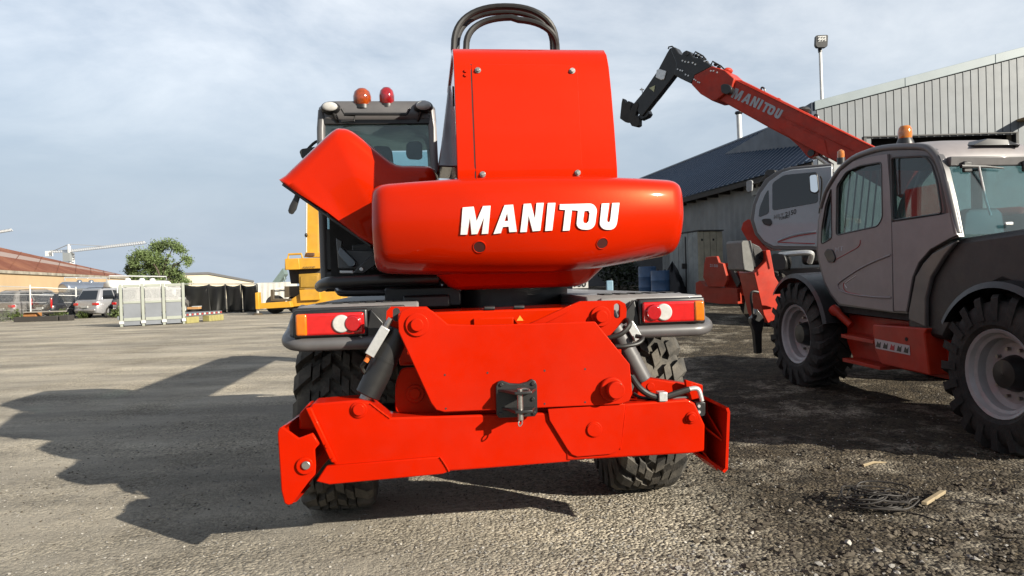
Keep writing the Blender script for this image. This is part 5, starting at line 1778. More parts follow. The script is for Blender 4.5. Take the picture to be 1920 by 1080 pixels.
heap('tarpaulin', 1262, 21.8, 0.42, 1.05, mat('black_sheet', (0.012, 0.012, 0.016), rough=0.45, var=0.3), 'black tarpaulin heap between a blue drum and the plank shed', 'tarpaulin')
def leaf_cloud(cs, n, size, seed, loose=0.0):
    """many small bent leaf faces spread through lumpy volumes; cs: (centre, radii)"""
    rr = random.Random(seed)
    t = B()
    tot = sum(r[0] * r[1] * r[2] for _, r in cs)
    for cpos, rad in cs:
        m = int(n * rad[0] * rad[1] * rad[2] / tot)
        for _ in range(m):
            a, z = rr.uniform(0, 2 * PI), rr.uniform(-1, 1)
            q = math.sqrt(1 - z * z)
            f = rr.random() ** 0.45
            if loose:
                p = Vector(cpos) + Vector((rad[0] * rr.gauss(0, loose), rad[1] * rr.gauss(0, loose), rad[2] * rr.gauss(0, loose)))
            else:
                p = Vector(cpos) + Vector((rad[0] * q * math.cos(a), rad[1] * q * math.sin(a), rad[2] * z)) * f
            s = size * rr.uniform(0.6, 1.4)
            u = Vector((rr.gauss(0, 1), rr.gauss(0, 1), rr.gauss(0, 0.7))).normalized()
            v = u.orthogonal().normalized()
            v = (v * math.cos(a * 3) + u.cross(v) * math.sin(a * 3)) * 0.55
            k = len(t.v)
            nrm = u.cross(v).normalized() * s * 0.15
            t.v += [tuple(p - u * s), tuple(p + v * s + nrm), tuple(p + u * s), tuple(p - v * s + nrm)]
            t.f += [(k, k + 1, k + 2), (k, k + 2, k + 3)]
    return t


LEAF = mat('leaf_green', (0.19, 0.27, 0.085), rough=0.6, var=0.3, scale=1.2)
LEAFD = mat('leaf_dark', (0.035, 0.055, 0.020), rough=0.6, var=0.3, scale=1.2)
p = W(1160, 545, 26)
bu = empty('bush', (p.x, p.y, gh(p.x, p.y)), 'dark leafy bush in the shade behind the counterweight, left of the drums', 'bush')
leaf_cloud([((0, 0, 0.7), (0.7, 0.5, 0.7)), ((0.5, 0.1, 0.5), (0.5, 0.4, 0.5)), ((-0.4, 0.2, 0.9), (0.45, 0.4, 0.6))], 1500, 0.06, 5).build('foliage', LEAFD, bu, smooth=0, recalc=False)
B().tube([(0, 0, 0), (0.03, 0, 0.5), (0, 0.05, 0.9)], [0.05, 0.035, 0.015], 6).build('stem', mat('bark', (0.09, 0.07, 0.05), rough=0.9), bu)
pl = W(1088, 531, 16)
sg = empty('number_board', (pl.x, pl.y, gh(pl.x, pl.y)), 'white board with the number 100 seen under the counterweight', 'sign')
B().box((-0.17, 0, pl.z - sg.location.z - 0.11), (0.17, 0.012, pl.z - sg.location.z + 0.11)).build('board', mat('white_board', (0.55, 0.55, 0.52), rough=0.6), sg, 0.003)
B().box((-0.02, 0.013, -0.02), (0.02, 0.05, pl.z - sg.location.z + 0.05)).build('post', DGREY, sg)
text_on('100', [(1077, 525), (1099, 525), (1099, 538), (1077, 538)], lambda a, c_: W(a, c_, 15.99) - sg.location, BLACK, 'board_lettering', sg, 0.015)
pl = W(1143, 533, 20)
can = empty('jerry_can', (pl.x, pl.y, gh(pl.x, pl.y)), 'small pale blue can on the ground left of the blue drums', 'can')
hz = pl.z - can.location.z
B().box((-0.09, -0.06, 0.0), (0.09, 0.06, max(0.3, hz + 0.1))).build('body', mat('pale_blue', (0.22, 0.36, 0.46), rough=0.5), can, 0.02)
B().cyl((0.05, 0, max(0.3, hz + 0.1)), (0.05, 0, max(0.3, hz + 0.1) + 0.05), 0.025).build('cap', BLACK, can)
# concrete block wall far behind the bush, closing the view under the counterweight
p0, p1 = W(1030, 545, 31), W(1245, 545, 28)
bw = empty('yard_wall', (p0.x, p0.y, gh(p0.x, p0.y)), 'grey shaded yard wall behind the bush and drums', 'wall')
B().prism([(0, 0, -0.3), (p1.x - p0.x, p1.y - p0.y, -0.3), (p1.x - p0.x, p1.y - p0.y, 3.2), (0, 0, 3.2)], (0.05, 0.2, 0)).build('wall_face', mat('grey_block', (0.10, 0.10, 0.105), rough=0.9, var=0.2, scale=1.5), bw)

# ------------------------------------------------------------------ far left: warehouses
BEI = mat('beige_cladding', (0.66, 0.47, 0.27), rough=0.7, var=0.10, scale=0.25, dust=0.05)
RUST = mat('rusty_sheet', (0.17, 0.045, 0.016), rough=0.85, var=0.2, scale=0.3, col2=(0.27, 0.10, 0.045), mix=(0.45, 0.7))
PALE = mat('pale_roof_sheet', (0.33, 0.25, 0.22), rough=0.7, var=0.2, scale=0.3, col2=(0.22, 0.09, 0.05), mix=(0.5, 0.8))


def Gz(p):
    return Vector((p.x, p.y, 0))


e0, e1 = W(-420, 482, 40), W(256, 522, 113)
e0.z = e1.z = 3.55
r0, r1 = W(0, 465, 72), W(256, 521, 125)
dirw = (e1 - e0).normalized()
wh = empty('warehouse', Gz(e0), 'long beige warehouse with rusty sheet roof behind the parked cars', 'building')
o = wh.location
e0, e1 = W(0, 507, 60), W(256, 522, 113)
e0.z = e1.z = 3.55
ext = e0 + (e0 - e1) * 0.45
rp0 = W(0, 465, 72)
rp1 = W(252, 521, 122)
rext = rp0 + (rp0 - rp1) * 0.35
nn = Vector((-(e1 - ext).y, (e1 - ext).x, 0)).normalized()
B().prism([ext - o + Vector((0, 0, -ext.z)), e1 - o + Vector((0, 0, -e1.z)), e1 - o, ext - o], nn * 0.4).build('wall', BEI, wh, smooth=0)
# roof in strips from eave to top: rusty and pale sheets alternate as they weathered
bands = [(0.0, 0.58, RUST), (0.58, 0.80, PALE), (0.80, 1.0, RUST)]
nseg = 12
A0, A1, C0, C1 = ext - o + Vector((0, 0, 0.0)), e1 - o, rext - o, rp1 - o
for u0, u1, m_ in bands:
    t = B()
    for i in range(nseg):
        s0, s1 = i / nseg, (i + 1) / nseg
        q = []
        for s_, u_ in ((s0, u0), (s1, u0), (s1, u1), (s0, u1)):
            q.append((A0 * (1 - s_) + A1 * s_) * (1 - u_) + (C0 * (1 - s_) + C1 * s_) * u_)
        t.hexa(q + [p + Vector((0, 0, 0.06)) for p in q])
    t.build('roof_sheets', m_, wh, smooth=0)
t = B()
for i in range(13):
    s_ = i / 12
    a_, c_ = A0 * (1 - s_) + A1 * s_, C0 * (1 - s_) + C1 * s_
    d_ = (A1 - A0).normalized() * 0.12
    t.hexa([a_ + Vector((0, 0, 0.06)), a_ + d_ + Vector((0, 0, 0.06)), c_ + d_ + Vector((0, 0, 0.06)), c_ + Vector((0, 0, 0.06)), a_ + Vector((0, 0, 0.12)), a_ + d_ + Vector((0, 0, 0.12)), c_ + d_ + Vector((0, 0, 0.12)), c_ + Vector((0, 0, 0.12))])
t.build('roof_ribs', RUST, wh, smooth=0)
B().prism([A0 + Vector((0, 0, -0.25)), A1 + Vector((0, 0, -0.25)), A1, A0], nn * -0.15).build('gutter', mat('cream_gutter', (0.55, 0.50, 0.40), rough=0.7, var=0.3, scale=1), wh, smooth=0)
# second, lower warehouse
wa, wb_, wc = W(330, 512, 100), W(476, 526, 118), W(300, 512, 100)
w2 = empty('warehouse', (wa.x, wa.y, 0), 'low cream warehouse with grey flat roof edge right of the tree', 'building')
o = w2.location
mt_ = wa * 0.62 + wb_ * 0.38
mt_.z = W(395, 510, mt_.y).z
B().prism([Vector((wa.x, wa.y, 0)) - o, Vector((wb_.x, wb_.y, 0)) - o, wb_ - o + Vector((0, 0, -0.25)), mt_ - o + Vector((0, 0, -0.3)), wa - o + Vector((0, 0, -0.25))], (-2, 6, 0)).build('wall', mat('cream_wall', (0.60, 0.54, 0.42), rough=0.8, var=0.06, scale=0.2), w2, smooth=0)
B().prism([wa - o + Vector((0, 0, -0.28)), mt_ - o + Vector((0, 0, -0.33)), wb_ - o + Vector((0, 0, -0.30)), wb_ - o, mt_ - o, wa - o], (0.1, -0.4, 0)).build('roof_edge', mat('grey_roof_edge', (0.13, 0.13, 0.135), rough=0.7), w2, smooth=0)

# ------------------------------------------------------------------ tower cranes far away
CRW = mat('crane_white', (0.70, 0.70, 0.70), rough=0.5, var=0.05)


def truss(b, a, c, w, n, up=Vector((0, 0, 1))):
    d = (c - a) / n
    s = d.cross(up).normalized() * w * 0.5
    u = up * w
    for i in range(n):
        p, q = a + d * i, a + d * (i + 1)
        m = (p + q) / 2 + u
        for x_, y_ in ((p + s, q + s), (p - s, q - s), (p + s, m), (m, q + s), (p - s, m), (m, q - s)):
            b.tube([x_, y_], w * 0.09, 4, False)
        if i < n - 1:
            b.tube([m, m + d], w * 0.09, 4, False)


def tower_crane(px, py, d, label, jib_px, back_px, zm):
    p = W(px, py, d)
    o = empty('tower_crane', (p.x, p.y, 0), label, 'crane', 'tower cranes on the skyline')
    O = o.location
    b = B()
    truss(b, Vector((0, 0, 0)), p - O, 1.2, 18, Vector((1, 0, 0)))
    b.build('mast', CRW, o, smooth=0, recalc=False)
    b = B()
    truss(b, p - O, W(*jib_px, d * 0.93) - O, 0.7, 34)
    b.build('jib', CRW, o, smooth=0, recalc=False)
    b = B()
    truss(b, p - O, W(*back_px, d * 1.03) - O, 0.7, 9)
    b.box(W(*back_px, d * 1.03) - O - Vector((0.8, 0.6, 1.0)), W(*back_px, d * 1.03) - O + Vector((0.8, 0.6, 0.5)))
    b.build('counter_jib', CRW, o, smooth=0, recalc=False)
    ap = W(px - 2, py - zm, d) - O
    b = B()
    b.tube([p - O, ap], [0.6, 0.35], 6)
    b.build('apex', CRW, o)
    b = B()
    b.tube([ap, (p - O) * 0.35 + (W(*jib_px, d * 0.93) - O) * 0.65], 0.12, 4)
    b.tube([ap, W(*back_px, d * 1.03) - O], 0.12, 4)
    b.build('tie_rod', CRW, o)
    B().box(p - O + Vector((-1.2, -1.5, -2.6)), p - O + Vector((0.8, 0.5, -0.2))).build('cab', mat('crane_cab', (0.3, 0.32, 0.33)), o)


tower_crane(131, 473, 210, 'white tower crane with a long jib behind the rusty roof', (272, 457), (92, 474), 15)
tower_crane(-60, 447, 230, 'white tower crane jib tip at the far left edge', (22, 433), (-100, 450), 14)

# ------------------------------------------------------------------ tree
p = W(300, 560, 78)
tr = empty('tree', (p.x, p.y, 0), 'broad green tree between the two warehouses', 'tree')
o = tr.location
BARK = mat('bark', (0.09, 0.07, 0.05))
t = B()
cl = []
limbs = [((300, 556), (300, 520), (285, 490), (268, 470)), ((300, 540), (308, 500), (318, 478), (326, 458)), ((300, 545), (290, 515), (262, 500), (245, 490)), ((302, 540), (322, 505), (338, 492), (350, 482)), ((300, 550), (312, 530), (335, 525), (345, 520))]
for li in limbs:
    pp = [W(a, c_, 78 + random.uniform(-1, 1)) - o for a, c_ in li]
    pp[0].z = max(0, pp[0].z - 1)
    t.tube(crv(pp, 3), [0.16 * (1 - 0.8 * i / 9) for i in range(10)], 6)
t.tube([(0, 0, -0.1), (0, 0, 1.0), (0.05, 0, 2.2)], [0.24, 0.19, 0.15], 8)
t.build('trunk', BARK, tr)
rr = random.Random(11)
clumps = [(268, 478, 15), (290, 466, 14), (310, 460, 13), (328, 462, 12), (342, 470, 9), (250, 492, 12), (240, 502, 8), (275, 500, 17), (298, 488, 14), (300, 512, 17), (325, 510, 12), (350, 486, 10), (352, 494, 8), (338, 522, 12), (262, 515, 14), (246, 512, 10), (320, 530, 14), (290, 530, 14), (348, 528, 9)]
for _ in range(46):
    a_, f_ = rr.uniform(0, 2 * PI), rr.random() ** 0.5
    clumps.append((284 + 46 * f_ * math.cos(a_), 497 + 38 * f_ * math.sin(a_), rr.uniform(4, 9)))
cs = []
for a, c_, r_ in clumps:
    q = W(a, c_, 78 + rr.uniform(-1.6, 1.6)) - o
    R_ = r_ / 1390 * 78
    for _ in range(4):
        cs.append((q + Vector((rr.uniform(-1, 1), rr.uniform(-1, 1), rr.uniform(-0.7, 0.7))) * R_ * 0.6, (R_ * rr.uniform(0.45, 0.75), R_ * 0.7, R_ * rr.uniform(0.4, 0.65))))
leaf_cloud(cs, 30000, 0.085, 4, 0.62).build('crown', LEAF, tr, smooth=0, recalc=False)

# ------------------------------------------------------------------ parked cars behind the fence
def make_car(px, py, heading, L, Wd, H, paint, label, style):
    p = G(px, py)
    o = empty('parked_car', Matrix.Translation(p) @ Matrix.Rotation(-math.radians(heading), 4, 'Z'), label, 'car', 'cars parked behind the fence')
    h = Wd / 2
    belt = H * 0.60
    b = B()
    # body: rounded rings along the length
    rings = []
    for y, zt, zb, w in ((0, belt * 0.72, 0.42, 0.86), (0.06, belt * 0.98, 0.30, 0.94), (0.35, belt, 0.24, 1.0), (L * 0.5, belt, 0.22, 1.0), (L * 0.72, belt * 0.97, 0.22, 1.0), (L * 0.90, belt * 0.86, 0.26, 0.96), (L * 0.98, belt * 0.72, 0.32, 0.88), (L, belt * 0.55, 0.40, 0.80)):
        w = h * w
        rings.append(rpoly([(-w, y, zb), (w, y, zb), (w * 1.0, y, zb + (zt - zb) * 0.6), (w * 0.95, y, zt), (-w * 0.95, y, zt), (-w, y, zb + (zt - zb) * 0.6)], 0.10, 2))
    b.loft(rings).build('body', paint, o, smooth=50)
    yr, yt, yf, yc = (0.12, 0.45, L * 0.56, L * 0.74) if style != 'wagon' else (0.10, 0.5, L * 0.58, L * 0.76)
    wt = h * 0.74
    wb = h * 0.93
    gh_ = [rpoly([(-wb, yr, belt - 0.02), (wb, yr, belt - 0.02), (wb, yc, belt - 0.06), (-wb, yc, belt - 0.06)], 0.12, 2),
           rpoly([(-wt, yt, H - 0.04), (wt, yt, H - 0.04), (wt, yf, H - 0.04), (-wt, yf, H - 0.04)], 0.12, 2),
           rpoly([(-wt * 0.85, yt + 0.12, H), (wt * 0.85, yt + 0.12, H), (wt * 0.85, yf - 0.15, H), (-wt * 0.85, yf - 0.15, H)], 0.12, 2)]
    B().loft(gh_).build('roof', paint, o, smooth=50)

    def pane(nm, q, n):
        n = Vector(n) * 0.012
        q = [Vector(v) for v in q]
        B().hexa([v - n for v in q] + [v + n for v in q]).build(nm, CARGL, o, 0.008)

    def lerp(z):
        return (z - belt) / (H - 0.04 - belt)
    z0, z1 = belt + 0.05, H - 0.12
    f0, f1 = lerp(z0), lerp(z1)
    ry = lambda f: yr + (yt - yr) * f
    wx = lambda f: wb + (wt - wb) * f
    pane('rear_window', [(-wx(f0) * 0.86, ry(f0), z0), (wx(f0) * 0.86, ry(f0), z0), (wx(f1) * 0.84, ry(f1), z1), (-wx(f1) * 0.84, ry(f1), z1)], (0, -1, 0.3))
    fy = lambda f: yc + (yf - yc) * f
    pane('windscreen', [(-wx(f0) * 0.86, fy(f0), z0), (wx(f0) * 0.86, fy(f0), z0), (wx(f1) * 0.84, fy(f1), z1), (-wx(f1) * 0.84, fy(f1), z1)], (0, 1, 0.5))
    cuts = [(0.10, 0.36), (0.39, 0.66), (0.69, 0.93)]
    for s in (-1, 1):
        for a, c in cuts:
            q = []
            for f, u in ((f0, a), (f0, c), (f1, c), (f1, a)):
                y = ry(f) + (fy(f) - ry(f)) * u
                q.append((s * wx(f) * 1.0, y, z0 if f == f0 else z1))
            pane('side_window', q, (s, 0, 0.4))
        zl = belt * 0.80
        if style == 'wagon':
            B().box((min(s * h * 0.82, s * h * 0.95), -0.02 + 0.06, belt * 0.72), (max(s * h * 0.82, s * h * 0.95), 0.12, belt + 0.34)).build('tail_lamp', LRED, o, 0.03)
        else:
            B().box((min(s * h * 0.60, s * h * 0.97), -0.015, zl - 0.09), (max(s * h * 0.60, s * h * 0.97), 0.20, zl + 0.07)).build('tail_lamp', LRED, o, 0.03)
        B().box((min(s * h * 0.55, s * h * 0.9), L - 0.22, belt * 0.62), (max(s * h * 0.55, s * h * 0.9), L - 0.04, belt * 0.76)).build('headlight', LWHT, o, 0.03)
        for y in (L * 0.19, L * 0.80):
            c0 = Vector((s * (h - 0.10), y, 0.34))
            w = B().lathe([(-0.11, 0.20), (-0.11, 0.31), (-0.08, 0.34), (0.08, 0.34), (0.11, 0.31), (0.11, 0.20)], Matrix.Translation(c0), 24).build('wheel', RUBD, o)
            B().lathe([(s * 0.112, 0.22), (s * 0.10, 0.19), (s * 0.09, 0.03), (s * 0.095, 0.001)], Matrix.Translation(c0), 20).build('rim', ZINC, w)
            B().lathe([(s * 0.04, 0.41), (s * 0.085, 0.405), (s * 0.102, 0.36)], Matrix.Translation(c0), 24).build('wheel_arch', DARK, o)
    B().box((-h * 0.86, -0.05, 0.40), (h * 0.86, 0.10, 0.56)).build('bumper', DGREY if style == 'van' else paint, o, 0.04)
    B().box((-0.26, -0.06, 0.62), (0.26, 0.01, 0.73)).build('number_plate', mat('plate_white', (0.5, 0.5, 0.48)), o)
    for s in (-1, 1):
        B().tube([(s * wt * 0.9, yt + 0.2, H - 0.01), (s * wt * 0.9, yt + 0.4, H + 0.05), (s * wt * 0.9, yf - 0.4, H + 0.05), (s * wt * 0.9, yf - 0.2, H - 0.01)], 0.018, 6).build('roof_rail', BLACK, o)
        B().box((min(s * h * 0.95, s * h * 1.12), L * 0.66, belt - 0.02), (max(s * h * 0.95, s * h * 1.12), L * 0.69, belt + 0.12)).build('door_mirror', BLACK, o, 0.02)
    return o


CSIL = mat('car_silver', (0.28, 0.28, 0.29), rough=0.3, metal=0.5, coat=0.6, var=0.05)
CGRY = mat('car_grey', (0.22, 0.21, 0.20), rough=0.3, metal=0.4, coat=0.6, var=0.05)
CBLK = mat('car_black', (0.020, 0.021, 0.025), rough=0.25, coat=0.8, var=0.1)
make_car(3, 601, 20, 4.9, 1.95, 1.75, CGRY, 'grey minivan at the left edge behind the wire fence', 'van')
make_car(76, 599, 20, 4.7, 1.85, 1.52, CBLK, 'black estate car with tall red tail lamps between the grey minivan and the silver one', 'wagon')
make_car(160, 597, 20, 4.65, 1.88, 1.74, CSIL, 'silver sport utility car between the black estate and the metal rack', 'suv')
make_car(232, 595, 20, 4.6, 1.85, 1.72, CGRY, 'silver grey car partly hidden behind the metal rack', 'suv')
make_car(300, 590, 20, 4.6, 1.85, 1.66, CSIL, 'silver car seen through the upper mesh of the metal rack', 'suv')

# ------------------------------------------------------------------ tank trailers
def tank(px0, px1, py0, py1, d, m, label, domes):
    a, c = W(px0, (py0 + py1) / 2, d), W(px1, (py0 + py1) / 2, d + 4)
    r = (py1 - py0) / 2 / FPX * d
    o = empty('tank_trailer', (a.x, a.y, 0), label, 'trailer')
    O = o.location
    dv = (c - a)
    u = dv.normalized()
    w = u.cross(Vector((0, 0, 1))).normalized()
    rings = []
    for f, s in ((0, 0.55), (0.01, 0.85), (0.03, 0.97), (0.06, 1), (0.94, 1), (0.97, 0.97), (0.99, 0.85), (1, 0.55)):
        q = a + dv * f - O
        rings.append([q + (w * math.cos(2 * PI * k / 24) * 1.1 + Vector((0, 0, 1)) * math.sin(2 * PI * k / 24)) * r * s for k in range(24)])
    B().loft(rings).build('tank', m, o, smooth=60)
    for f in domes:
        q = a + dv * f - O + Vector((0, 0, r * 0.95))
        B().loft([[q + Vector((rr * math.cos(2 * PI * k / 12), rr * math.sin(2 * PI * k / 12), z)) for k in range(12)] for z, rr in ((0, r * 0.35), (r * 0.18, r * 0.34), (r * 0.3, r * 0.22), (r * 0.34, r * 0.05))]).build('manhole', m, o)
    b = B()
    q0, q1 = a + dv * 0.05 - O + Vector((0, 0, r + 0.06)), a + dv * 0.95 - O + Vector((0, 0, r + 0.06))
    b.tube([q0, q0 + Vector((0, 0, 0.25)), q1 + Vector((0, 0, 0.25)), q1], 0.05, 6)
    b.build('walkway_rail', ZINC, o)
    for f in (0.15, 0.30, 0.85):
        for s in (-1, 1):
            q = a + dv * f - O + w * s * r * 0.8
            q.z = 0.5
            B().tube([q - w * 0.14, q + w * 0.14], 0.5, 20).build('wheel', RUBD, o)
    q = a + dv * 0.5 - O
    q.z = 1.0
    B().box((-0.4, -0.4, -0.15), (0.4, 0.4, 0.15), Matrix.Translation(q)).build('chassis', DGREY, o)
    b = B()
    q0, q1 = a + dv * 0.05 - O, a + dv * 0.95 - O
    q0.z = q1.z = 0.9
    zt = a.z - r - 0.0
    b.prism([q0 + w * 0.35, q1 + w * 0.35, q1 + w * 0.35 + Vector((0, 0, max(0.2, zt - 0.85))), q0 + w * 0.35 + Vector((0, 0, max(0.2, zt - 0.85)))], -w * 0.7)
    b.build('frame', DGREY, o)


tank(117, 205, 528, 555, 56, mat('polished_tank', (0.42, 0.45, 0.50), rough=0.22, metal=0.9, var=0.1, scale=1), 'polished silver tank trailer behind the silver car', (0.35, 0.6))
tank(199, 318, 525, 556, 54, mat('white_tank', (0.74, 0.74, 0.70), rough=0.4, coat=0.3, var=0.05), 'white tank trailer with round lids behind the metal rack', (0.33, 0.55, 0.72))

# ------------------------------------------------------------------ wire fence
fn = empty('wire_fence', G(-30, 606), 'low wire fence on thin white posts in front of the parked cars', 'fence')
o = fn.location
FPX_ = [(-32, 606, 530), (58, 600, 534), (144, 596, 538), (222, 594, 540)]
tops = []
for px, pb_, pt in FPX_:
    p = G(px, pb_)
    q = W(px - 2, pt, p.y)
    B().cyl(p - o + Vector((0, 0, -0.05)), q - o, 0.045, n=8).build('fence_post', mat('white_post', (0.68, 0.68, 0.66), rough=0.5), fn)
    tops.append((p - o, q - o))
for f, r_ in ((0.93, 0.022), (0.72, 0.018), (0.5, 0.006), (0.3, 0.006), (0.1, 0.006)):
    B().tube([a * (1 - f) + c * f for a, c in tops], r_, 6).build('fence_rail' if r_ > 0.01 else 'wire', ZINC, fn)
# chain-link wires too thin to pick apart
t = B()
for (a0, c0), (a1, c1) in zip(tops, tops[1:]):
    n = 40
    for i in range(n):
        for s in (0, 1):
            f0, f1 = i / n, (i + 5) / n
            if f1 > 1:
                continue
            u0, u1 = (f0, f1) if s == 0 else (f1, f0)
            lo = a0 * (1 - u0) + a1 * u0
            hi = (a0 * 0.08 + c0 * 0.92) * (1 - u1) + (a1 * 0.08 + c1 * 0.92) * u1
            t.tube([lo, hi], 0.003, 3, False)
t.build('chain_link', ZINC, fn, smooth=0, recalc=False, kind='stuff')
# weeds along the fence
WEED = mat('weed_green', (0.10, 0.14, 0.03), rough=0.6, var=0.3, scale=3)
for k, (px, py, r_, lab) in enumerate(((6, 603, 0.55, 'weeds at the left edge below the grey minivan'), (27, 602, 0.5, 'yellow green weeds right of the leftmost weeds'), (112, 599, 0.5, 'weeds at the tail of the black estate car'), (155, 597, 0.45, 'weeds at the fence post by the silver car'), (218, 596, 0.5, 'weeds left of the metal rack'))):
    p = G(px, py)
    w_ = empty('weed_clump', p, lab, 'weeds', 'weeds along the fence')
    leaf_cloud([((0, 0, r_ * 0.5), (r_, r_ * 0.6, r_ * 0.5)), ((r_ * 0.3, 0, r_ * 0.9), (r_ * 0.4, r_ * 0.4, r_ * 0.5))], 260, 0.07, k).build('leaves', WEED, w_, smooth=0, recalc=False)
    B().tube([(0, 0, 0), (0.05, 0, r_)], [0.02, 0.01], 5).build('stem', WEED, w_)
# low trestle and planks left by the fence
p = G(84, 602)
tb = empty('timber_stack', p, 'dark low timber stack with an orange block by the fence', 'timber')
B().box((-1.4, -0.5, 0), (1.0, 0.2, 0.28)).build('beam', mat('dark_timber', (0.045, 0.04, 0.036)), tb, 0.02)
B().box((-0.9, -0.45, 0.28), (-0.2, 0.1, 0.5)).build('block', mat('orange_timber', (0.40, 0.17, 0.05), rough=0.8), tb, 0.02)
B().box((-0.8, -0.6, 0.50), (1.5, -0.4, 0.56)).build('plank', mat('grey_plank', (0.35, 0.32, 0.28), rough=0.8), tb, 0.01)
B().box((1.1, -0.5, 0.0), (1.6, 0.1, 0.3)).build('block', mat('dark_timber', (0.045, 0.04, 0.036)), tb, 0.02)

# ------------------------------------------------------------------ galvanised rack with a flat bed behind it
a, c = G(228, 613), G(345, 607)
rk = empty('flat_rack', a, 'grey metal rack panel with pale frame and a low flat bed behind it', 'rack')
o = a
FR = mat('pale_frame', (0.30, 0.32, 0.275), rough=0.5, var=0.08)
PANEL = mat('galvanised_sheet', (0.20, 0.215, 0.24), rough=0.45, metal=0.4, var=0.12, scale=1.0)
dv = Vector((c.x - a.x, c.y - a.y, 0))
u = dv.normalized()
n_ = Vector((u.y, -u.x, 0))
ht = W(228, 533, a.y).z - 0.10
ts = [0, (268 - 228) / 117, (307 - 228) / 117, 1.0]
for t_ in ts:
    q = dv * t_
    B().box((-0.06, -0.08, 0.0), (0.06, 0.08, ht + 0.10), Matrix.Translation(q) @ Matrix.Rotation(math.atan2(u.y, u.x), 4, 'Z')).build('post', FR, rk, 0.012)
    B().box((-0.09, -0.115, 0.12), (0.09, -0.102, 0.24), Matrix.Translation(q) @ Matrix.Rotation(math.atan2(u.y, u.x), 4, 'Z')).build('corner_plate', ZINC, rk)
for z, hh in ((ht + 0.02, 0.06), (ht * 0.60, 0.05), (0.30, 0.07)):
    for t0, t1 in zip(ts, ts[1:]):
        p, q = dv * t0 + u * 0.09, dv * t1 - u * 0.09
        B().hexa([p - n_ * -0.05 + Vector((0, 0, z - hh)), q - n_ * -0.05 + Vector((0, 0, z - hh)), q + n_ * -0.05 + Vector((0, 0, z - hh)), p + n_ * -0.05 + Vector((0, 0, z - hh)), p - n_ * -0.05 + Vector((0, 0, z + hh)), q - n_ * -0.05 + Vector((0, 0, z + hh)), q + n_ * -0.05 + Vector((0, 0, z + hh)), p + n_ * -0.05 + Vector((0, 0, z + hh))]).build('rail', FR, rk, 0.01)
for t0, t1 in zip(ts, ts[1:]):
    p, q = dv * t0 + u * 0.09, dv * t1 - u * 0.09
    B().prism([p + Vector((0, 0, 0.05)), q + Vector((0, 0, 0.05)), q + Vector((0, 0, ht * 0.6)), p + Vector((0, 0, ht * 0.6))], n_ * 0.02).build('panel', PANEL, rk)
    m_ = B()
    nw = 26
    for i in range(1, nw):
        m_.tube([p + (q - p) * i / nw + Vector((0, 0, ht * 0.6)), p + (q - p) * i / nw + Vector((0, 0, ht))], 0.006, 4, False)
    for i in range(1, 22):
        z = ht * 0.6 + ht * 0.4 * i / 22
        m_.tube([p + Vector((0, 0, z)), q + Vector((0, 0, z))], 0.006, 4, False)
    m_.build('mesh_panel', ZINC, rk, smooth=0, recalc=False, kind='stuff')
# flat bed running back from the right end
e = G(417, 600)
bd = Vector((e.x - c.x, e.y - c.y, 0))
p0 = dv
p1 = dv + bd
bl = p0 - u * 2.6
bl2 = p1 - u * 2.6
bedo = B().hexa([v + Vector((0, 0, 0.30)) for v in (p0, p1, bl2, bl)] + [v + Vector((0, 0, 0.46)) for v in (p0, p1, bl2, bl)]).build('bed', PANEL, rk, 0.01)
nb = 16
sd = bd.normalized()
for i in range(nb):
    f0, f1 = (i + 0.15) / nb, (i + 0.75) / nb
    q0, q1 = p0 + bd * f0, p0 + bd * f1
    s_ = Vector((sd.y, -sd.x, 0)) * 0.012
    B().hexa([q0 + s_ + Vector((0, 0, 0.34)), q1 + s_ + Vector((0, 0, 0.34)), q1 + Vector((0, 0, 0.34)), q0 + Vector((0, 0, 0.34)), q0 + s_ + Vector((0, 0, 0.42)), q1 + s_ + Vector((0, 0, 0.42)), q1 + Vector((0, 0, 0.42)), q0 + Vector((0, 0, 0.42))]).build('reflective_stripe', mat('stripe_red', (0.45, 0.04, 0.03)) if i % 2 else mat('stripe_white', (0.65, 0.65, 0.6)), bedo, smooth=0)
for f0, f1 in ((0.02, 0.30), (0.58, 0.98)):
    for i in range(5):
        f = f0 + (f1 - f0) * i / 5
        q = p0 + bd * f + u * 0.02
        B().box((-0.10, -0.18, 0.0), (0.10, 0.18, 0.28), Matrix.Translation(q) @ Matrix.Rotation(math.atan2(bd.y, bd.x), 4, 'Z')).build('skid_block', mat('yellow_skid', (0.36, 0.32, 0.12), rough=0.7), rk, 0.02)
bx = empty('cardboard_box', G(365, 596) + Vector((0, 0, 0.0)), 'small orange and white box lying on the flat bed', 'box')
bx.location.z = 0.462
B().box((-0.3, -0.2, 0), (0.3, 0.2, 0.12)).build('carton', mat('carton', (0.55, 0.30, 0.12)), bx, 0.01)
B().box((-0.05, -0.22, 0.121), (0.32, 0.22, 0.16)).build('lid', mat('white_board', (0.55, 0.55, 0.52)), bx, 0.01)

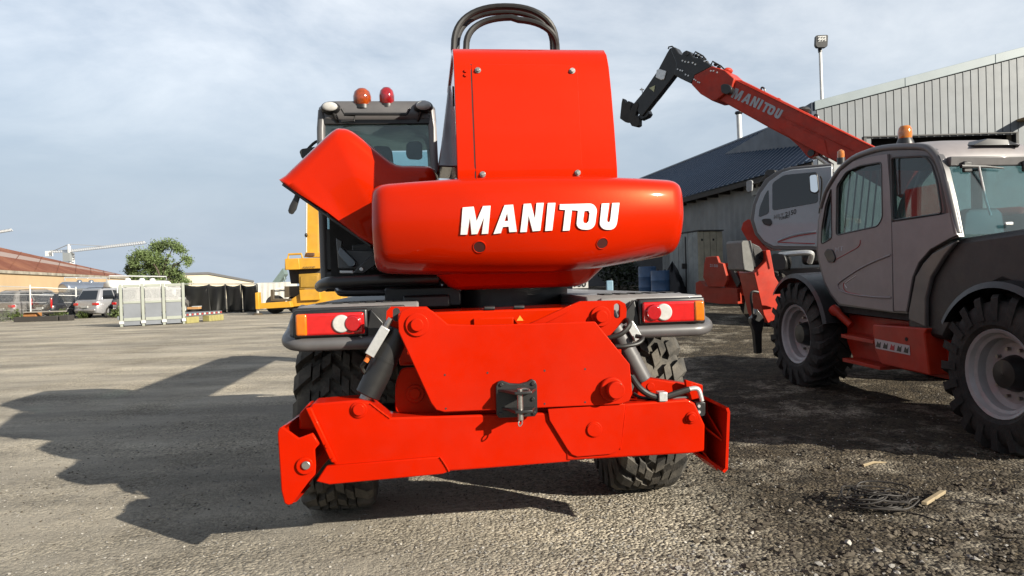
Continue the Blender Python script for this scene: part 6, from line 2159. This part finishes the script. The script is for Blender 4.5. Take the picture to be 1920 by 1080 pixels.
# ------------------------------------------------------------------ black tarpaulin screen
TARP = mat('black_tarpaulin', (0.018, 0.018, 0.016), rough=0.5, var=0.3, scale=1.2)
tf = empty('tarpaulin_fence', G(345, 590), 'sagging black tarpaulin screen hung on posts between the rack and the yellow crane', 'fence')
o = tf.location
px_ = [318, 345, 392, 422, 452, 482]
D_ = [47, 47, 46.5, 46, 45.5, 45]
posts = []
for a, d in zip(px_, D_):
    q = W(a, 533, d)
    B().cyl(Vector((q.x, q.y, 0)) - o, q - o, 0.04, n=8).build('post', DGREY, tf)
    posts.append(q)
B().tube([q - o + Vector((0, 0, 0.02)) for q in posts], 0.03, 6).build('top_rail', ZINC, tf)
for i in range(len(posts) - 1):
    a, c = posts[i] - o, posts[i + 1] - o
    n, m = 18, 10
    rows = []
    rr = random.Random(i)
    ph = rr.uniform(0, 6)
    for k in range(n + 1):
        f = k / n
        col = []
        sag = 0.10 * math.sin(PI * f) * rr.uniform(0.9, 1.1)
        for j in range(m + 1):
            g = j / m
            base = a * (1 - f) + c * f
            z = (base.z - 0.03 - sag) * (1 - g) + (0.03) * g
            fold = 0.10 * math.sin(f * 9 + ph + g * 2.2) * (0.3 + g) + 0.10 * math.sin(f * 3 * (1 - g * 0.5) + ph)
            col.append(Vector((base.x + 0.1 * g * math.sin(f * 7 + ph), base.y - 0.08 + fold, z)))
        rows.append(col)
    t = B()
    nn_ = m + 1
    t.v = [tuple(p) for r_ in rows for p in r_]
    t.f = [(k * nn_ + j, k * nn_ + j + 1, (k + 1) * nn_ + j + 1, (k + 1) * nn_ + j) for k in range(n) for j in range(m)]
    ob = t.build('tarpaulin', TARP, tf, smooth=180, recalc=False)
    sd_ = ob.modifiers.new('thick', 'SOLIDIFY')
    sd_.thickness = 0.012

# ------------------------------------------------------------------ white covered stack behind the crane
p = W(515, 580, 50)
ct = empty('covered_stack', (p.x, p.y, 0), 'white sheeted stack behind the yellow crane', 'stack')
o = ct.location
z1 = W(515, 529, 50).z
hw = 45 / 1390 * 50 * 0.75
rows = []
for k in range(25):
    f = k / 24
    xx = -hw + 2 * hw * f
    wv = 0.05 * math.sin(f * 40)
    rows.append([Vector((xx, -0.6 + wv, 0.05)), Vector((xx, -0.5 + wv * 0.5, z1 * 0.6)), Vector((xx, -0.4, z1 - 0.05 + 0.03 * math.sin(f * 9))), Vector((xx, 1.2, z1)), Vector((xx, 1.3, 0.05))])
B().loft(rows).build('white_sheet', mat('white_sheet', (0.66, 0.64, 0.58), rough=0.6, var=0.08, scale=1.5), ct, smooth=50)
B().tube([(hw * 0.3, -0.7, z1 * 0.75), (hw * 1.1, -0.7, z1 * 0.78)], 0.05, 6).build('strap', WHITE, ct)
# conveyor sticking up behind it
p = W(520, 540, 62)
cv = empty('conveyor', (p.x, p.y, 0), 'green grey inclined conveyor rising behind the white sheeted stack', 'conveyor')
o = cv.location
GRN = mat('green_grey_steel', (0.17, 0.23, 0.22), rough=0.6)
a, c = W(507, 534, 62) - o, W(530, 503, 62) - o
d = (c - a).normalized()
B().prism([a - d * 3, c, c + Vector((0.15, 0, -0.5)), a - d * 3 + Vector((0.3, 0, -0.6))], (0, 1.0, 0)).build('belt_frame', GRN, cv)
b = B()
b.tube([c + Vector((-0.1, 0.3, -0.3)), Vector((c.x + 0.5, 0.3, 0))], 0.06, 6)
b.tube([c + Vector((-0.3, 0.3, -0.6)), Vector((c.x - 0.9, 0.3, 0))], 0.06, 6)
b.tube([Vector((c.x + 0.2, 0.3, c.z * 0.72)), Vector((c.x - 0.6, 0.3, c.z * 0.55))], 0.04, 6)
b.build('support_leg', GRN, cv)

# ------------------------------------------------------------------ yellow truck crane
DC = 41.0
yc = empty('truck_crane', (W(560, 560, DC).x, DC, 0), 'yellow truck crane with vertical boom and extended outrigger, far left of the red hood', 'crane')
o = yc.location


def YB(name, pts, d, th, m=YEL, bevel=0.02, parent=None):
    return B().prism([W(a, c, d) - o for a, c in pts], (0, th, 0)).build(name, m, parent or yc, bevel)


BROWN = mat('brown_panel', (0.10, 0.075, 0.045), rough=0.6, var=0.15)  # brown for the crane's boxes, jack pad and lettering
bo = YB('boom', [(576, 366), (598, 366), (596, 477), (573, 478)], DC + 0.6, 0.8)
B().tube([W(575, 340, DC + 0.5) - o, W(574, 478, DC + 0.5) - o], 0.05, 6).build('boom_cable', ZINC, bo)
B().ell(W(574, 441, DC + 0.45) - o, (0.09, 0.1, 0.12), 10, 6).build('cable_guide', BLACK, bo)
YB('boom_top', [(578, 300), (597, 300), (598, 367), (576, 367)], DC + 0.65, 0.7, parent=bo)
YB('boom_foot', [(573, 473), (602, 473), (604, 482), (570, 482)], DC + 0.3, 1.0)
YB('winch', [(574, 474), (589, 474), (589, 480), (574, 480)], DC + 0.2, 0.15, mat('brown_drum', (0.12, 0.06, 0.03)))
tr_ = YB('turret', [(534, 485), (603, 483), (604, 503), (534, 506)], DC, 2.0)
YB('turret_side', [(534, 486), (560, 484), (562, 505), (535, 506)], DC - 0.05, 0.05, parent=tr_)
B().tube([W(540, 485, DC + 0.1) - o, W(541, 477, DC + 0.1) - o, W(565, 476, DC + 0.1) - o, W(567, 484, DC + 0.1) - o], 0.06, 6).build('guard_rail', YEL, tr_)
text_on('GROVE', [(568, 500), (591, 499), (591, 502), (568, 503)], lambda a, c: W(a, c, DC - 0.06) - o, BROWN, 'turret_lettering', tr_, 0.02)
YB('machinery_house', [(541, 505), (562, 505), (564, 532), (545, 532)], DC + 0.9, 1.2, mat('dark_brown', (0.045, 0.035, 0.028), rough=0.7))
YB('slew_column', [(560, 504), (600, 503), (600, 515), (562, 516)], DC + 0.4, 1.2, mat('dark_brown', (0.045, 0.035, 0.028)))
YB('control_cabinet', [(560, 514), (597, 512), (597, 541), (561, 542)], DC + 0.05, 1.2, mat('dull_yellow', (0.45, 0.25, 0.025), rough=0.6, var=0.2, scale=1.2))
YB('cabinet_panel', [(563, 518), (595, 516), (595, 538), (563, 539)], DC, 0.05, mat('dull_yellow', (0.45, 0.25, 0.025)))
YB('carrier_box', [(561, 543), (599, 541), (600, 562), (563, 564)], DC + 0.1, 1.4)
YB('rear_box', [(533, 537), (562, 536), (562, 556), (533, 558)], DC + 0.6, 1.0, BROWN)
YB('carrier_frame', [(543, 563), (560, 552), (640, 545), (640, 566), (560, 574), (544, 576)], DC + 0.3, 1.6)
ob = YB('outrigger_beam', [(480, 569), (543, 565), (546, 576), (480, 580)], DC - 0.4, 0.5)
YB('outrigger_jack', [(478, 549), (484, 548), (486, 580), (479, 580)], DC - 0.45, 0.45, parent=ob)
YB('spare_post', [(507, 543), (513, 543), (513, 560), (545, 560), (545, 564), (507, 565)], DC - 0.1, 0.2, BROWN)
pj = G(484, 594)
B().cyl(Vector((W(483, 580, DC - 0.2).x, DC - 0.2, 0.05)) - o, W(483, 578, DC - 0.2) - o, 0.07, n=10).build('jack_leg', ZINC, ob)
B().cyl(Vector((W(483, 580, DC - 0.2).x, DC - 0.2, 0.0)) - o, Vector((W(483, 580, DC - 0.2).x, DC - 0.2, 0.10)) - o, 0.32, 0.2, n=14).build('jack_pad', BROWN, ob)
for px in (515, 555, 590, 630):
    q = W(px, 580, DC + 0.9) - o
    q.z = 0.52
    w_ = B().tube([q, q + Vector((0, 0.4, 0))], 0.52, 20).build('wheel', RUBD, yc)
    B().cyl(q + Vector((0, -0.01, 0)), q + Vector((0, 0.05, 0)), 0.26, n=14).build('rim', DGREY, w_)
YB('mud_guard', [(505, 575), (520, 566), (560, 572), (560, 578), (508, 582)], DC + 0.5, 0.9, DGREY)

# ------------------------------------------------------------------ things lying on the gravel
rr = random.Random(21)
p = G(1640, 952)
cb = B()
for k in range(15):
    pts = []
    ex, ey = rr.uniform(0.08, 0.22), rr.uniform(0.06, 0.17)
    cx, cy = rr.uniform(-0.10, 0.10), rr.uniform(-0.12, 0.08)
    a0, a1 = rr.uniform(0, 6), rr.uniform(4.5, 8)
    for j in range(26):
        a = a0 + a1 * j / 25
        pts.append(Vector((cx + ex * math.cos(a) + 0.02 * math.sin(3 * a), cy + ey * math.sin(a) + 0.02 * math.cos(2.3 * a), 0.018 + 0.035 * (0.5 + 0.5 * math.sin(a * 1.7 + k)) + 0.004 * k)))
    cb.tube(pts, 0.0055, 6)
cb.tube(crv([(0.05, 0.10, 0.02), (0.20, 0.16, 0.012), (0.34, 0.10, 0.012), (0.52, 0.06, 0.012), (0.75, -0.05, 0.012)], 6), 0.0045, 6)
cb.tube(crv([(0.05, -0.10, 0.02), (0.18, -0.2, 0.012), (0.22, -0.33, 0.012)], 6), 0.0045, 6)
cable = cb.build('cable', mat('brown_cable', (0.022, 0.017, 0.013), rough=0.6), None)
cable.location = p
tag(cable, 'tangled loops of thin dark cable on the gravel, lower right', 'cable')
a, c = G(1727, 948), G(1763, 928)
st = B().prism([Vector((0, 0, 0.004)), (c - a) + Vector((0, 0, 0.012)), (c - a) + Vector((0.03, -0.015, 0.012)), Vector((0.03, -0.015, 0.004))], (0, 0.0, 0.022)).build('stick', mat('dry_wood', (0.42, 0.33, 0.20), rough=0.8, var=0.2, scale=20), None, 0.003)
st.location = a
tag(st, 'short pale wooden stick right of the tangled cable', 'stick')
a, c = G(1618, 876), G(1662, 870)
st = B().tube([(0, 0, 0.012), (c - a) * 0.5 + Vector((0, 0.02, 0.02)), (c - a) + Vector((0, 0, 0.012))], [0.012, 0.010, 0.005], 6).build('stick', mat('dry_wood', (0.42, 0.33, 0.20)), None)
st.location = a
tag(st, 'thin pale twig near the edge of the big shadow, above the cable', 'stick')

# loose stones: thousands of small ones, nobody could count them
def stone_shape(r, q):
    base = [Vector(v).normalized() for v in ((1, 1, 1), (1, -1, -1), (-1, 1, -1), (-1, -1, 1), (1.2, 0, 0), (-1.2, 0, 0), (0, 1.2, 0), (0, -1.2, 0), (0, 0, 1), (0, 0, -1))]
    return [Vector((v.x * q.uniform(0.6, 1.1), v.y * q.uniform(0.6, 1.1), v.z * q.uniform(0.35, 0.7))) * r for v in base]


def hull_faces():
    bm = bmesh.new()
    q = random.Random(1)
    for v in stone_shape(1, q):
        bm.verts.new(v)
    bm.verts.index_update()
    r = bmesh.ops.convex_hull(bm, input=bm.verts[:])
    bm.verts.index_update()
    out = ([v.co.copy() for v in bm.verts], [[v.index for v in f.verts] for f in bm.faces])
    bm.free()
    return out


SHAPES = []
for sd in range(6):
    bm = bmesh.new()
    q = random.Random(sd)
    for v in stone_shape(1, q):
        bm.verts.new(v)
    bmesh.ops.convex_hull(bm, input=bm.verts[:])
    loose = [v for v in bm.verts if not v.link_faces]
    bmesh.ops.delete(bm, geom=loose, context='VERTS')
    bm.verts.index_update()
    SHAPES.append(([v.co.copy() for v in bm.verts], [[v.index for v in f.verts] for f in bm.faces]))
    bm.free()
rr = random.Random(5)
STN = [mat('stone_grey', (0.34, 0.32, 0.29), rough=0.9, var=0.25, scale=3), mat('stone_pale', (0.50, 0.47, 0.42), rough=0.9, var=0.2, scale=3), mat('stone_brown', (0.125, 0.10, 0.070), rough=0.9, var=0.3, scale=3)]
bs = [B(), B(), B()]
cnt = 0
while cnt < 26000:
    x, y = rr.uniform(-4.5, 6), 2.2 + 6.3 * rr.random() ** 1.35
    if abs(x) > 0.75 * y + 0.2:
        continue
    dens = 0.22 + 0.78 * sstep(-1.2, 0.4, x)
    if rr.random() > dens:
        continue
    big = sstep(0.6, 2.0, x) * (1 - sstep(3.6, 5.2, y))
    r = (0.0045 + 0.0075 * rr.random() ** 2) * (1 + 0.9 * big) + (0.022 * rr.random() if rr.random() < 0.03 * big else 0)
    clod = x > 0.9 + 0.2 * math.sin(y * 3.1) and y < 6.2 and rr.random() < 0.10
    if clod:
        r = rr.uniform(0.012, 0.030)
    vs_, fs_ = SHAPES[rr.randrange(6)]
    a = rr.uniform(0, 2 * PI)
    ca, sa = math.cos(a) * r, math.sin(a) * r
    z = gh(x, y) + r * 0.15
    k = 0 if rr.random() < 0.55 else (1 if rr.random() < 0.5 else 2)
    if x > 1.0 + 0.5 * math.sin(y * 2.3) * 0.4 and (clod or rr.random() < 0.88):
        k = 2
    bs[k].add([(x + v.x * ca - v.y * sa, y + v.x * sa + v.y * ca, z + v.z * r) for v in vs_], fs_)
    cnt += 1
for b_, m_, lab in zip(bs, STN, ('loose grey gravel scattered over the yard', 'loose pale gravel scattered over the yard', 'loose brown clods and gravel at the lower right')):
    o = b_.build('gravel', m_, None, smooth=0, recalc=False, kind='stuff')
    tag(o, lab, 'gravel')
# larger single stones
for k, (px, py, s_) in enumerate(((1590, 1020, 0.030), (1645, 1035, 0.032), (1535, 1060, 0.028), (1480, 960, 0.020), (1740, 990, 0.02), (1390, 870, 0.016), (1410, 1000, 0.018), (1830, 1050, 0.024))):
    p = G(px, py)
    vs_, fs_ = SHAPES[k % 6]
    o = B().add([v * s_ for v in vs_], fs_).build('stone', STN[1], None, 0.002, 1, smooth=0)
    o.location = p + Vector((0, 0, s_ * 0.28))
    o.rotation_euler = (0.2, 0.1, k)
    tag(o, ['pale wedge stone below the tangled cable', 'pale upright stone right of the wedge stone below the cable', 'long pale stone at the bottom edge below the cable', 'small stone left of the tangled cable', 'small stone right of and below the cable', 'small stone below the right stabiliser foot', 'small pale stone between the red beam and the bottom edge', 'pale stone in the lower right corner'][k], 'stone', 'stones on the gravel')
